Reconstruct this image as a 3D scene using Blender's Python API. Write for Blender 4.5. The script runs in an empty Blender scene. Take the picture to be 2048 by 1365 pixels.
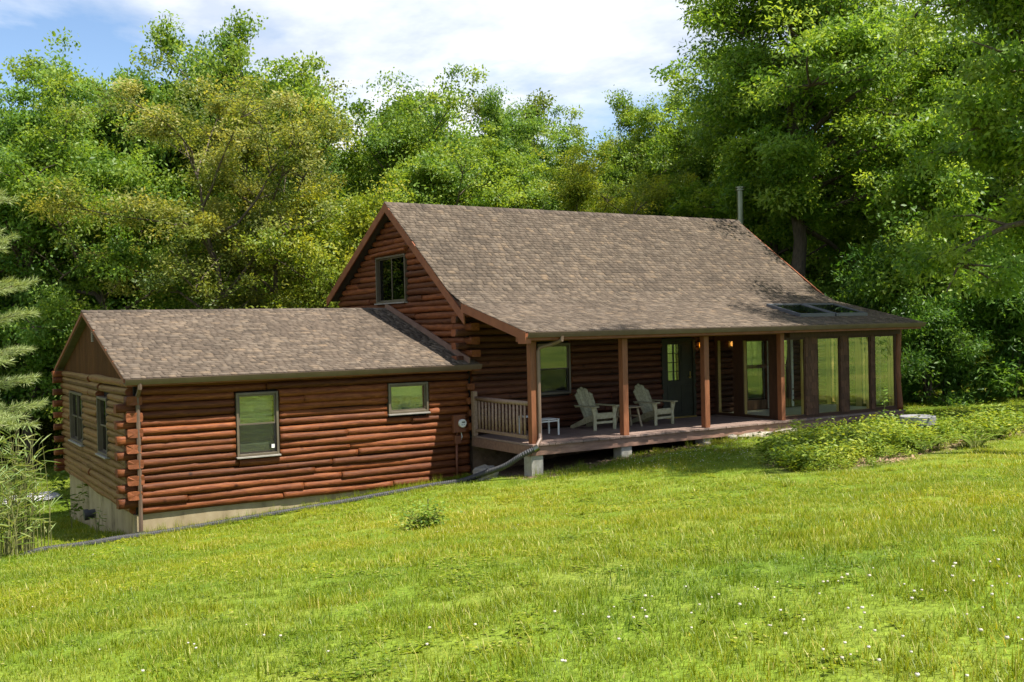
import bpy, math, random
import numpy as np
from mathutils import Vector, Matrix

# ------------------------------------------------------------------ camera, sky, sun, exposure
S = bpy.context.scene
COL = S.collection
cam_data = bpy.data.cameras.new('camera')
cam_data.sensor_width = 36.0
cam_data.lens = 35.97
cam_data.clip_start = 0.1
cam_data.clip_end = 2000
cam = bpy.data.objects.new('camera', cam_data)
COL.objects.link(cam)
CP = Vector((-4.224, -20.602, 3.445))
FW = Vector((0.52866, 0.84874, -0.01233)).normalized()
RT = Vector((0.84845, -0.52880, -0.02229)).normalized()
UP = RT.cross(FW).normalized()
cam.matrix_world = Matrix(((RT.x, UP.x, -FW.x, CP.x), (RT.y, UP.y, -FW.y, CP.y), (RT.z, UP.z, -FW.z, CP.z), (0, 0, 0, 1)))
S.camera = cam

SUN_DIR = Vector((0.20, -0.385, 0.90)).normalized()      # towards the sun: high, behind the camera's right shoulder
world = bpy.data.worlds.new('World')
S.world = world
world.use_nodes = True
wn, wl = world.node_tree.nodes, world.node_tree.links
wn.clear()
def N(nodes, t, **kw):
    n = nodes.new(t)
    for k, v in kw.items():
        if k.startswith('i_'):
            key = k[2:]
            key = int(key) if key.isdigit() else key.replace('_', ' ')
            n.inputs[key].default_value = v
        else:
            setattr(n, k, v)
    return n
sky = N(wn, 'ShaderNodeTexSky', sky_type='NISHITA', sun_disc=False)
sky.sun_elevation = math.asin(SUN_DIR.z)
sky.sun_rotation = math.atan2(SUN_DIR.x, SUN_DIR.y)
sky.altitude = 200
sky.dust_density = 0.2
sky.ozone_density = 2.5
tc = N(wn, 'ShaderNodeTexCoord')
sep = N(wn, 'ShaderNodeSeparateXYZ')
wl.new(tc.outputs['Generated'], sep.inputs[0])
za = N(wn, 'ShaderNodeMath', operation='ADD', i_1=0.12)
zm = N(wn, 'ShaderNodeMath', operation='MAXIMUM', i_1=0.04)
wl.new(sep.outputs[2], za.inputs[0]); wl.new(za.outputs[0], zm.inputs[0])
dx = N(wn, 'ShaderNodeMath', operation='DIVIDE'); dy = N(wn, 'ShaderNodeMath', operation='DIVIDE')
wl.new(sep.outputs[0], dx.inputs[0]); wl.new(zm.outputs[0], dx.inputs[1])
wl.new(sep.outputs[1], dy.inputs[0]); wl.new(zm.outputs[0], dy.inputs[1])
cmb = N(wn, 'ShaderNodeCombineXYZ')
wl.new(dx.outputs[0], cmb.inputs[0]); wl.new(dy.outputs[0], cmb.inputs[1])
cmap = N(wn, 'ShaderNodeMapping')
cmap.inputs['Location'].default_value = (1.1, 3.9, 0.0)
cmap.inputs['Scale'].default_value = (1.0, 0.8, 1.0)
wl.new(cmb.outputs[0], cmap.inputs[0])
cn = N(wn, 'ShaderNodeTexNoise', i_Scale=0.62, i_Detail=9.0, i_Roughness=0.56, i_Distortion=0.35)
wl.new(cmap.outputs[0], cn.inputs['Vector'])
cr = N(wn, 'ShaderNodeValToRGB')
cr.color_ramp.elements[0].position = 0.42; cr.color_ramp.elements[0].color = (0, 0, 0, 1)
cr.color_ramp.elements[1].position = 0.54; cr.color_ramp.elements[1].color = (1, 1, 1, 1)
wl.new(cn.outputs['Fac'], cr.inputs[0])
cn2 = N(wn, 'ShaderNodeTexNoise', i_Scale=1.7, i_Detail=6.0, i_Roughness=0.6)
wl.new(cmap.outputs[0], cn2.inputs['Vector'])
cr2 = N(wn, 'ShaderNodeValToRGB')
cr2.color_ramp.elements[0].position = 0.40; cr2.color_ramp.elements[0].color = (4.0, 4.45, 5.2, 1)
cr2.color_ramp.elements[1].position = 0.60; cr2.color_ramp.elements[1].color = (6.6, 6.7, 6.9, 1)
wl.new(cn2.outputs['Fac'], cr2.inputs[0])
cf = N(wn, 'ShaderNodeMath', operation='MULTIPLY', i_1=0.94)
wl.new(cr.outputs[0], cf.inputs[0])
cmix = N(wn, 'ShaderNodeMix', data_type='RGBA')
wl.new(cf.outputs[0], cmix.inputs[0]); wl.new(sky.outputs[0], cmix.inputs[6]); wl.new(cr2.outputs[0], cmix.inputs[7])
bg = N(wn, 'ShaderNodeBackground', i_Strength=0.085)
wl.new(cmix.outputs[2], bg.inputs[0])
wo = N(wn, 'ShaderNodeOutputWorld')
wl.new(bg.outputs[0], wo.inputs[0])

sun_data = bpy.data.lights.new('sun', 'SUN')
sun_data.energy = 4.8
sun_data.angle = math.radians(0.53)
sun_data.color = (1.0, 0.95, 0.86)
sun = bpy.data.objects.new('sun', sun_data)
sun.rotation_euler = SUN_DIR.to_track_quat('Z', 'Y').to_euler()
COL.objects.link(sun)

S.view_settings.view_transform = 'Standard'
S.view_settings.look = 'None'
S.view_settings.gamma = 1.0
S.view_settings.exposure = 1.2
cy = S.cycles
cy.max_bounces = 7; cy.diffuse_bounces = 3; cy.glossy_bounces = 3; cy.transmission_bounces = 4; cy.transparent_max_bounces = 12
cy.use_denoising = True
cy.caustics_reflective = False; cy.caustics_refractive = False

# ------------------------------------------------------------------ helpers
rnd = random.Random(7)
RNG = np.random.default_rng(11)

class MB:
    """collects boxes, tubes, prisms into one mesh"""
    def __init__(s): s.v = []; s.f = []; s.m = []
    def add(s, vs, fs, m=0):
        o = len(s.v); s.v += [tuple(map(float, v)) for v in vs]
        for f in fs: s.f.append(tuple(i + o for i in f)); s.m.append(m)
        return s
    def box(s, x0, x1, y0, y1, z0, z1, m=0):
        return s.add([(x0,y0,z0),(x1,y0,z0),(x1,y1,z0),(x0,y1,z0),(x0,y0,z1),(x1,y0,z1),(x1,y1,z1),(x0,y1,z1)],
                     [(0,3,2,1),(4,5,6,7),(0,1,5,4),(1,2,6,5),(2,3,7,6),(3,0,4,7)], m)
    def bar(s, a, b, w, h, up=(0,0,1), m=0):
        a, b = Vector(a), Vector(b); d = (b - a).normalized(); sd = d.cross(Vector(up))
        if sd.length < 1e-4: sd = Vector((1,0,0))
        sd.normalize(); u = sd.cross(d).normalized(); sd *= w / 2; u *= h / 2
        vs = [a-sd-u, a+sd-u, a+sd+u, a-sd+u, b-sd-u, b+sd-u, b+sd+u, b-sd+u]
        return s.add(vs, [(0,1,2,3),(7,6,5,4),(0,4,5,1),(1,5,6,2),(2,6,7,3),(3,7,4,0)], m)
    def tube(s, pts, rad, n=8, m=0, cap=True):
        pts = [Vector(p) for p in pts]; rings = []; ref = None
        for i, p in enumerate(pts):
            d = (pts[min(i+1, len(pts)-1)] - pts[max(i-1, 0)]).normalized()
            if ref is None:
                ref = Vector((0,0,1)) if abs(d.z) < 0.9 else Vector((1,0,0))
            a = d.cross(ref).normalized(); b = a.cross(d).normalized(); ref = b
            r = rad[i] if hasattr(rad, '__len__') else rad
            rings.append([p + (a * math.cos(t) + b * math.sin(t)) * r for t in [2*math.pi*k/n for k in range(n)]])
        vs = [v for r in rings for v in r]; fs = []
        for i in range(len(pts)-1):
            for k in range(n):
                k2 = (k+1) % n; fs.append((i*n+k, i*n+k2, (i+1)*n+k2, (i+1)*n+k))
        if cap:
            fs.append(tuple(reversed(range(n)))); fs.append(tuple(range((len(pts)-1)*n, len(pts)*n)))
        return s.add(vs, fs, m)
    def lathe(s, c, prof, n=20, m=0):
        vs = []; fs = []
        for r, z in prof:
            vs += [(c[0]+r*math.cos(2*math.pi*k/n), c[1]+r*math.sin(2*math.pi*k/n), c[2]+z) for k in range(n)]
        for i in range(len(prof)-1):
            for k in range(n):
                k2 = (k+1) % n; fs.append((i*n+k, i*n+k2, (i+1)*n+k2, (i+1)*n+k))
        return s.add(vs, fs, m)
    def prism_x(s, poly, x0, x1, m=0):
        """poly of (y,z), extruded along x"""
        n = len(poly); vs = [(x0,y,z) for y,z in poly] + [(x1,y,z) for y,z in poly]
        fs = [tuple(range(n)), tuple(reversed(range(n, 2*n)))] + [(i, i+n, (i+1)%n+n, (i+1)%n) for i in range(n)]
        return s.add(vs, fs, m)
    def build(s, name, mats, parent=None, smooth=False, bevel=0):
        me = bpy.data.meshes.new(name); me.from_pydata(s.v, [], s.f)
        if not isinstance(mats, (list, tuple)): mats = [mats]
        for mt in mats: me.materials.append(mt)
        if len(mats) > 1: me.polygons.foreach_set('material_index', s.m)
        if smooth: me.polygons.foreach_set('use_smooth', [True]*len(s.f))
        me.update()
        o = bpy.data.objects.new(name, me); COL.objects.link(o); o.parent = parent
        if bevel:
            b = o.modifiers.new('bevel', 'BEVEL'); b.width = bevel; b.segments = 2; b.limit_method = 'ANGLE'
        return o

def np_mesh(name, v, f, mats, midx=None, smooth=False, attr=None):
    """v (N,3); f (M,3) or (M,4) numpy"""
    me = bpy.data.meshes.new(name)
    k = f.shape[1]
    me.vertices.add(len(v)); me.loops.add(f.size); me.polygons.add(len(f))
    me.vertices.foreach_set('co', np.asarray(v, np.float32).ravel())
    me.loops.foreach_set('vertex_index', np.asarray(f, np.int32).ravel())
    me.polygons.foreach_set('loop_start', np.arange(0, f.size, k, dtype=np.int32))
    if not isinstance(mats, (list, tuple)): mats = [mats]
    for m in mats: me.materials.append(m)
    if midx is not None: me.polygons.foreach_set('material_index', np.asarray(midx, np.int32))
    if smooth: me.polygons.foreach_set('use_smooth', np.ones(len(f), bool))
    me.update(calc_edges=True)
    if attr:
        for nm, dom, typ, arr in attr:
            a = me.attributes.new(nm, typ, dom); a.data.foreach_set('value', arr)
    return me

def tag(o, label, cat, group=None):
    o['label'] = label; o['category'] = cat
    if group: o['group'] = group
    return o
def kind(o, k): o['kind'] = k; return o
def empty(name, loc=(0,0,0), rz=0.0):
    o = bpy.data.objects.new(name, None); COL.objects.link(o); o.location = loc; o.rotation_euler = (0,0,rz)
    o.empty_display_size = 0.2
    return o
def link_mesh(name, me, parent=None):
    o = bpy.data.objects.new(name, me); COL.objects.link(o); o.parent = parent; return o

def vnoise1(x, seed):
    x = np.asarray(x, float); i = np.floor(x).astype(int); t = x - i; t = t*t*(3-2*t)
    h = lambda k: ((np.sin(k*127.1 + seed*311.7) * 43758.5453) % 1.0)
    return h(i)*(1-t) + h(i+1)*t
def vnoise2(x, y, seed):
    xi, yi = np.floor(x).astype(int), np.floor(y).astype(int); tx, ty = x-xi, y-yi
    tx = tx*tx*(3-2*tx); ty = ty*ty*(3-2*ty)
    h = lambda a, b: ((np.sin(a*127.1 + b*269.5 + seed*311.7) * 43758.5453) % 1.0)
    return (h(xi,yi)*(1-tx)+h(xi+1,yi)*tx)*(1-ty) + (h(xi,yi+1)*(1-tx)+h(xi+1,yi+1)*tx)*ty

# ------------------------------------------------------------------ materials
def new_mat(name):
    m = bpy.data.materials.new(name); m.use_nodes = True
    nt = m.node_tree; nt.nodes.clear()
    out = nt.nodes.new('ShaderNodeOutputMaterial')
    return m, nt.nodes, nt.links, out
def ramp(nodes, stops, interp='LINEAR'):
    r = nodes.new('ShaderNodeValToRGB'); r.color_ramp.interpolation = interp
    e = r.color_ramp.elements
    while len(e) < len(stops): e.new(0.5)
    for k, (p, c) in enumerate(stops): e[k].position = p; e[k].color = (*c, 1)
    return r
def surf(name, stops, scale=(1,1,1), nscale=6, detail=6, rough=0.7, bump=0.2, bscale=None, rand=0.25, dist=0.003, spec=0.3, metal=0.0, coat=0.0):
    """noise-coloured surface; scale stretches the grain, rand varies brightness per object"""
    m, n, l, out = new_mat(name)
    c = N(n, 'ShaderNodeTexCoord'); mp = N(n, 'ShaderNodeMapping'); mp.inputs['Scale'].default_value = scale
    l.new(c.outputs['Object'], mp.inputs[0])
    nz = N(n, 'ShaderNodeTexNoise', i_Scale=nscale, i_Detail=detail, i_Roughness=0.6)
    l.new(mp.outputs[0], nz.inputs['Vector'])
    r = ramp(n, stops); l.new(nz.outputs['Fac'], r.inputs[0])
    oi = N(n, 'ShaderNodeObjectInfo')
    mr = N(n, 'ShaderNodeMapRange'); mr.inputs[3].default_value = 1-rand; mr.inputs[4].default_value = 1+rand
    l.new(oi.outputs['Random'], mr.inputs[0])
    mu = N(n, 'ShaderNodeVectorMath', operation='SCALE'); l.new(r.outputs[0], mu.inputs[0]); l.new(mr.outputs[0], mu.inputs['Scale'])
    b = N(n, 'ShaderNodeBsdfPrincipled', i_Roughness=rough, i_Metallic=metal)
    b.inputs['Specular IOR Level'].default_value = spec
    b.inputs['Coat Weight'].default_value = coat
    l.new(mu.outputs[0], b.inputs['Base Color'])
    nb = N(n, 'ShaderNodeTexNoise', i_Scale=bscale or nscale*2, i_Detail=6.0)
    l.new(mp.outputs[0], nb.inputs['Vector'])
    bp = N(n, 'ShaderNodeBump', i_Strength=bump, i_Distance=dist)
    l.new(nb.outputs['Fac'], bp.inputs['Height']); l.new(bp.outputs[0], b.inputs['Normal'])
    l.new(b.outputs[0], out.inputs[0])
    return m
def log_mat(name, scale, dark, mid, light, top_tint=None):
    m, n, l, out = new_mat(name)
    c = N(n, 'ShaderNodeTexCoord'); mp = N(n, 'ShaderNodeMapping'); mp.inputs['Scale'].default_value = scale
    l.new(c.outputs['Object'], mp.inputs[0])
    nz = N(n, 'ShaderNodeTexNoise', i_Scale=5.0, i_Detail=8.0, i_Roughness=0.65, i_Distortion=0.6)
    l.new(mp.outputs[0], nz.inputs['Vector'])
    r = ramp(n, [(0.25, dark), (0.5, mid), (0.75, light)]); l.new(nz.outputs['Fac'], r.inputs[0])
    vo = N(n, 'ShaderNodeTexVoronoi', i_Scale=2.1); l.new(c.outputs['Object'], vo.inputs['Vector'])
    kr = ramp(n, [(0.03, (0.25,0.2,0.18)), (0.12, (1,1,1))]); l.new(vo.outputs['Distance'], kr.inputs[0])
    mk = N(n, 'ShaderNodeMix', data_type='RGBA', blend_type='MULTIPLY'); mk.inputs[0].default_value = 0.85
    l.new(r.outputs[0], mk.inputs[6]); l.new(kr.outputs[0], mk.inputs[7])
    oi = N(n, 'ShaderNodeObjectInfo'); mr = N(n, 'ShaderNodeMapRange'); mr.inputs[3].default_value = 0.58; mr.inputs[4].default_value = 1.42
    l.new(oi.outputs['Random'], mr.inputs[0])
    mu = N(n, 'ShaderNodeVectorMath', operation='SCALE'); l.new(mk.outputs[2], mu.inputs[0]); l.new(mr.outputs[0], mu.inputs['Scale'])
    colour = mu.outputs[0]
    if top_tint:      # noise-broken tan mixed in on upward-facing log surfaces
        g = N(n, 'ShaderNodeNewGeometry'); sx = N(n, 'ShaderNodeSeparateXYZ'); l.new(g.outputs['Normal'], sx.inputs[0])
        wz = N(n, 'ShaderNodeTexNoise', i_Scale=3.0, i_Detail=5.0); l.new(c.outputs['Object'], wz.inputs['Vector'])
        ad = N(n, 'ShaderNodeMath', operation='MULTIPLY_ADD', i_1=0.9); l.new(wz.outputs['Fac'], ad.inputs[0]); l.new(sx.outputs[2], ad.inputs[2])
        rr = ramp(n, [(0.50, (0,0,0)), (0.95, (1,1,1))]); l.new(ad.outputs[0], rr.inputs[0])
        mw = N(n, 'ShaderNodeMix', data_type='RGBA'); l.new(rr.outputs[0], mw.inputs[0]); l.new(colour, mw.inputs[6]); mw.inputs[7].default_value = (*top_tint, 1)
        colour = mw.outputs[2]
    b = N(n, 'ShaderNodeBsdfPrincipled', i_Roughness=0.62); b.inputs['Specular IOR Level'].default_value = 0.2
    mp2 = N(n, 'ShaderNodeMapping'); mp2.inputs['Scale'].default_value = tuple(0.35 if q < 1 else 9.0 for q in scale); l.new(c.outputs['Object'], mp2.inputs[0])
    ck = N(n, 'ShaderNodeTexNoise', i_Scale=5.0, i_Detail=5.0, i_Roughness=0.7); l.new(mp2.outputs[0], ck.inputs['Vector'])
    cr_ = ramp(n, [(0.33,(0.35,0.30,0.28)),(0.43,(1,1,1)),(0.62,(1,1,1)),(0.72,(1.35,1.3,1.25))]); l.new(ck.outputs['Fac'], cr_.inputs[0])
    mc = N(n, 'ShaderNodeMix', data_type='RGBA', blend_type='MULTIPLY'); mc.inputs[0].default_value = 0.9; l.new(colour, mc.inputs[6]); l.new(cr_.outputs[0], mc.inputs[7])
    l.new(mc.outputs[2], b.inputs['Base Color'])
    nb = N(n, 'ShaderNodeTexNoise', i_Scale=9.0, i_Detail=7.0); l.new(mp.outputs[0], nb.inputs['Vector'])
    bp = N(n, 'ShaderNodeBump', i_Strength=0.8, i_Distance=0.01); l.new(nb.outputs['Fac'], bp.inputs['Height']); l.new(bp.outputs[0], b.inputs['Normal'])
    l.new(b.outputs[0], out.inputs[0]); return m

D_, M_, L_ = (0.062,0.017,0.006), (0.132,0.039,0.012), (0.220,0.076,0.021)
M = {}
M['log_x'] = log_mat('stained_log_lengthwise', (0.7,5,5), D_, M_, L_)
M['log_y'] = log_mat('stained_log_side', (5,0.7,5), D_, M_, L_)
M['log_wing_side'] = log_mat('wing_side_log', (5,0.7,5), (0.075,0.030,0.013), (0.14,0.060,0.022), (0.20,0.095,0.034), top_tint=(0.21,0.125,0.036))
M['log_porch'] = log_mat('shaded_porch_log', (0.7,5,5), (0.042,0.018,0.011), (0.075,0.028,0.015), (0.115,0.043,0.02))  # darker copy of the log stain, porch shade put into the colour
M['end_grain'] = surf('log_end_grain', [(0.3,(0.13,0.037,0.013)),(0.7,(0.22,0.07,0.023))], nscale=18, rough=0.75, bump=0.3, rand=0.2)
M['rake'] = surf('red_brown_trim', [(0.3,(0.17,0.055,0.024)),(0.7,(0.25,0.09,0.04))], (1,1,1), 4, rough=0.55, bump=0.15, rand=0.12)
M['gable_board'] = surf('brown_vertical_board', [(0.3,(0.050,0.020,0.007)),(0.7,(0.095,0.040,0.013))], (8,8,0.8), 5, rough=0.8, bump=0.3, rand=0.2, spec=0.08)
M['post'] = surf('red_brown_post', [(0.3,(0.16,0.058,0.026)),(0.7,(0.26,0.10,0.044))], (6,6,0.8), 5, rough=0.55, bump=0.25, rand=0.12)
M['deck'] = surf('grey_brown_deck_paint', [(0.3,(0.17,0.118,0.095)),(0.7,(0.27,0.19,0.155))], (5,0.8,5), 5, rough=0.6, bump=0.2, rand=0.18)
M['deck_trim'] = surf('worn_pinkish_deck_trim', [(0.25,(0.15,0.085,0.062)),(0.55,(0.24,0.14,0.10)),(0.8,(0.30,0.19,0.145))], (0.6,3,3), 5, rough=0.6, bump=0.2, rand=0.1)
M['rail'] = surf('weathered_rail', [(0.3,(0.20,0.125,0.085)),(0.7,(0.31,0.21,0.15))], (4,4,4), 5, rough=0.65, bump=0.2, rand=0.12)
M['gutter'] = surf('brown_gutter', [(0.3,(0.105,0.068,0.05)),(0.7,(0.15,0.10,0.075))], (1,1,1), 3, rough=0.4, bump=0.04, rand=0.05, spec=0.5)
M['spout'] = surf('tan_downspout', [(0.3,(0.13,0.083,0.058)),(0.7,(0.18,0.117,0.085))], (1,1,1), 3, rough=0.45, bump=0.05, rand=0.05, spec=0.5)
M['concrete'] = surf('pale_concrete', [(0.3,(0.27,0.255,0.21)),(0.7,(0.42,0.40,0.34))], (1,1,1), 7, rough=0.85, bump=0.35, rand=0.1)
M['foundation'] = surf('cream_foundation_render', [(0.28,(0.12,0.09,0.05)),(0.42,(0.27,0.21,0.12)),(0.6,(0.33,0.265,0.16)),(0.8,(0.40,0.34,0.225))], (1,1,0.5), 2.6, detail=9, rough=0.85, bump=0.3, rand=0.02)
M['pine_jamb'] = surf('yellow_pine_jamb', [(0.3,(0.52,0.34,0.11)),(0.7,(0.66,0.47,0.18))], (6,6,0.7), 4, rough=0.5, bump=0.1, rand=0.1)
M['win_frame'] = surf('bronze_window_frame', [(0.3,(0.085,0.066,0.042)),(0.7,(0.125,0.10,0.068))], (1,1,1), 4, rough=0.45, bump=0.03, rand=0.05, spec=0.45)
M['sill_grey'] = surf('grey_sill', [(0.3,(0.20,0.18,0.155)),(0.7,(0.31,0.285,0.25))], (1,1,1), 6, rough=0.6, bump=0.05, rand=0.05)
M['white'] = surf('white_paint', [(0.3,(0.62,0.61,0.56)),(0.7,(0.78,0.77,0.72))], (1,1,1), 6, rough=0.5, bump=0.04, rand=0.04)
M['blind'] = surf('pale_blind', [(0.3,(0.50,0.50,0.42)),(0.7,(0.62,0.62,0.53))], (1,1,1), 4, rough=0.6, bump=0.02, rand=0.04)
M['dark'] = surf('dark_interior', [(0.3,(0.016,0.014,0.012)),(0.7,(0.03,0.026,0.022))], (1,1,1), 4, rough=0.9, bump=0.0, rand=0.0)
M['door'] = surf('dark_green_door', [(0.3,(0.018,0.018,0.010)),(0.7,(0.030,0.029,0.016))], (1,1,1), 4, rough=0.5, bump=0.05, rand=0.0)
M['brown_door'] = surf('brown_patio_door', [(0.3,(0.10,0.045,0.022)),(0.7,(0.15,0.07,0.035))], (5,5,0.8), 4, rough=0.5, bump=0.08, rand=0.05)
M['brass'] = surf('brass', [(0.3,(0.5,0.36,0.10)),(0.7,(0.6,0.45,0.15))], nscale=8, rough=0.3, bump=0.0, rand=0.0, metal=1.0)
M['steel'] = surf('flue_steel', [(0.3,(0.13,0.14,0.10)),(0.7,(0.20,0.21,0.16))], (4,4,0.5), 3, rough=0.3, bump=0.03, rand=0.0, metal=1.0)
M['flashing'] = surf('grey_brown_flashing', [(0.3,(0.15,0.085,0.06)),(0.7,(0.21,0.13,0.10))], nscale=4, rough=0.45, bump=0.05, rand=0.05)
M['sky_frame'] = surf('slate_skylight_frame', [(0.3,(0.062,0.066,0.075)),(0.7,(0.09,0.095,0.105))], nscale=5, rough=0.4, bump=0.03, rand=0.0, spec=0.5)
M['sun_floor'] = surf('pale_sunroom_floor', [(0.3,(0.60,0.57,0.50)),(0.7,(0.70,0.67,0.60))], nscale=3, rough=0.45, bump=0.05, rand=0.04)
M['shake'] = surf('brown_wall_shake', [(0.25,(0.055,0.024,0.012)),(0.7,(0.115,0.055,0.028))], (7,7,0.9), 5, rough=0.75, bump=0.5, rand=0.3)
M['sun_wall'] = surf('dark_brown_board', [(0.3,(0.045,0.020,0.010)),(0.7,(0.08,0.037,0.018))], (6,6,0.8), 5, rough=0.65, bump=0.2, rand=0.1)
M['log_post'] = surf('peeled_log_post', [(0.3,(0.13,0.045,0.018)),(0.7,(0.22,0.08,0.03))], (6,6,0.8), 5, rough=0.5, bump=0.35, rand=0.0)
M['chair'] = surf('weathered_cream_chair_paint', [(0.3,(0.22,0.20,0.115)),(0.5,(0.34,0.31,0.19)),(0.75,(0.43,0.40,0.27))], (3,3,3), 6, rough=0.65, bump=0.25, rand=0.14)
M['table_wood'] = surf('greyed_table_wood', [(0.3,(0.26,0.20,0.12)),(0.7,(0.38,0.31,0.20))], (1,5,5), 5, rough=0.7, bump=0.25, rand=0.1)
M['pipe'] = surf('black_corrugated_pipe', [(0.3,(0.028,0.028,0.030)),(0.7,(0.055,0.054,0.056))], nscale=7, rough=0.5, bump=0.1, rand=0.0, spec=0.4)
M['stone'] = surf('field_stone', [(0.25,(0.17,0.15,0.12)),(0.7,(0.34,0.30,0.24))], nscale=5, detail=9, rough=0.9, bump=0.6, dist=0.02, rand=0.2)
M['earth_stone'] = surf('earth_stained_stone', [(0.25,(0.07,0.045,0.027)),(0.5,(0.15,0.10,0.06)),(0.75,(0.23,0.165,0.105))], nscale=3.5, detail=9, rough=0.95, bump=0.8, dist=0.04, rand=0.0)
M['bath'] = surf('birdbath_concrete', [(0.25,(0.12,0.118,0.118)),(0.7,(0.25,0.245,0.245))], nscale=9, detail=9, rough=0.9, bump=0.5, dist=0.01, rand=0.0)
M['meter_box'] = surf('painted_meter_box', [(0.3,(0.14,0.048,0.024)),(0.7,(0.19,0.068,0.033))], nscale=5, rough=0.5, bump=0.05, rand=0.03)
M['bark'] = surf('tree_bark', [(0.25,(0.045,0.035,0.025)),(0.6,(0.11,0.085,0.06)),(0.8,(0.16,0.13,0.095))], (3,3,0.6), 6, detail=8, rough=0.9, bump=0.8, dist=0.03, rand=0.2)
M['dry_leaf'] = surf('dry_leaf_litter', [(0.25,(0.13,0.075,0.04)),(0.5,(0.25,0.16,0.09)),(0.8,(0.36,0.26,0.17))], nscale=9, rough=0.85, bump=0.3, rand=0.1)
M['gravel'] = surf('pale_gravel', [(0.3,(0.28,0.27,0.27)),(0.7,(0.46,0.45,0.46))], nscale=30, rough=0.9, bump=0.7, dist=0.02, rand=0.0)
M['petal'] = surf('clover_petal', [(0.3,(0.42,0.36,0.26)),(0.7,(0.66,0.62,0.52))], nscale=60, rough=0.7, bump=0.2, rand=0.0)

def glass(name, refl, tint, rough=0.015):
    m, n, l, out = new_mat(name)
    t = N(n, 'ShaderNodeBsdfTransparent'); t.inputs[0].default_value = (*tint, 1)
    g = N(n, 'ShaderNodeBsdfGlossy', i_Roughness=rough); g.inputs[0].default_value = (1,1,1,1)
    nz = N(n, 'ShaderNodeTexNoise', i_Scale=1.3, i_Detail=1.0); c = N(n, 'ShaderNodeTexCoord'); l.new(c.outputs['Object'], nz.inputs['Vector'])
    bp = N(n, 'ShaderNodeBump', i_Strength=0.06, i_Distance=0.02); l.new(nz.outputs['Fac'], bp.inputs['Height']); l.new(bp.outputs[0], g.inputs['Normal'])
    lw = N(n, 'ShaderNodeLayerWeight', i_Blend=0.5)
    pw = N(n, 'ShaderNodeMath', operation='POWER', i_1=4.0); l.new(lw.outputs['Facing'], pw.inputs[0])
    sm = N(n, 'ShaderNodeMath', operation='MULTIPLY_ADD', use_clamp=True, i_1=0.7, i_2=refl); l.new(pw.outputs[0], sm.inputs[0])
    ge = N(n, 'ShaderNodeNewGeometry'); ft = N(n, 'ShaderNodeMath', operation='SUBTRACT', i_0=1.0); l.new(ge.outputs['Backfacing'], ft.inputs[1])
    ad = N(n, 'ShaderNodeMath', operation='MULTIPLY'); l.new(sm.outputs[0], ad.inputs[0]); l.new(ft.outputs[0], ad.inputs[1])
    mx = N(n, 'ShaderNodeMixShader'); l.new(ad.outputs[0], mx.inputs[0]); l.new(t.outputs[0], mx.inputs[1]); l.new(g.outputs[0], mx.inputs[2])
    l.new(mx.outputs[0], out.inputs[0]); return m
M['glass'] = glass('window_glass', 0.28, (0.75,0.80,0.74))
M['glass_porch'] = glass('porch_window_glass', 0.13, (0.6,0.64,0.58))
M['glass_sun'] = glass('sunroom_glass', 0.22, (0.95,0.97,0.93))
M['glass_dark'] = glass('screened_glass', 0.015, (0.3,0.31,0.3))
M['glass_sky'] = glass('skylight_glass', 0.12, (0.75,0.8,0.75))
def screen_mat():
    m, n, l, out = new_mat('insect_screen'); t = N(n, 'ShaderNodeBsdfTransparent'); d_ = N(n, 'ShaderNodeBsdfDiffuse'); d_.inputs[0].default_value = (.03,.03,.03,1)
    mx = N(n, 'ShaderNodeMixShader', i_0=.28); l.new(t.outputs[0], mx.inputs[1]); l.new(d_.outputs[0], mx.inputs[2]); l.new(mx.outputs[0], out.inputs[0]); return m
M['screen'] = screen_mat()
def emit(name, c, s):
    m, n, l, out = new_mat(name); e = N(n, 'ShaderNodeEmission', i_Strength=s); e.inputs[0].default_value = (*c, 1); l.new(e.outputs[0], out.inputs[0]); return m
M['bulb'] = emit('lantern_glow', (1.0,0.42,0.08), 2.2)

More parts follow.
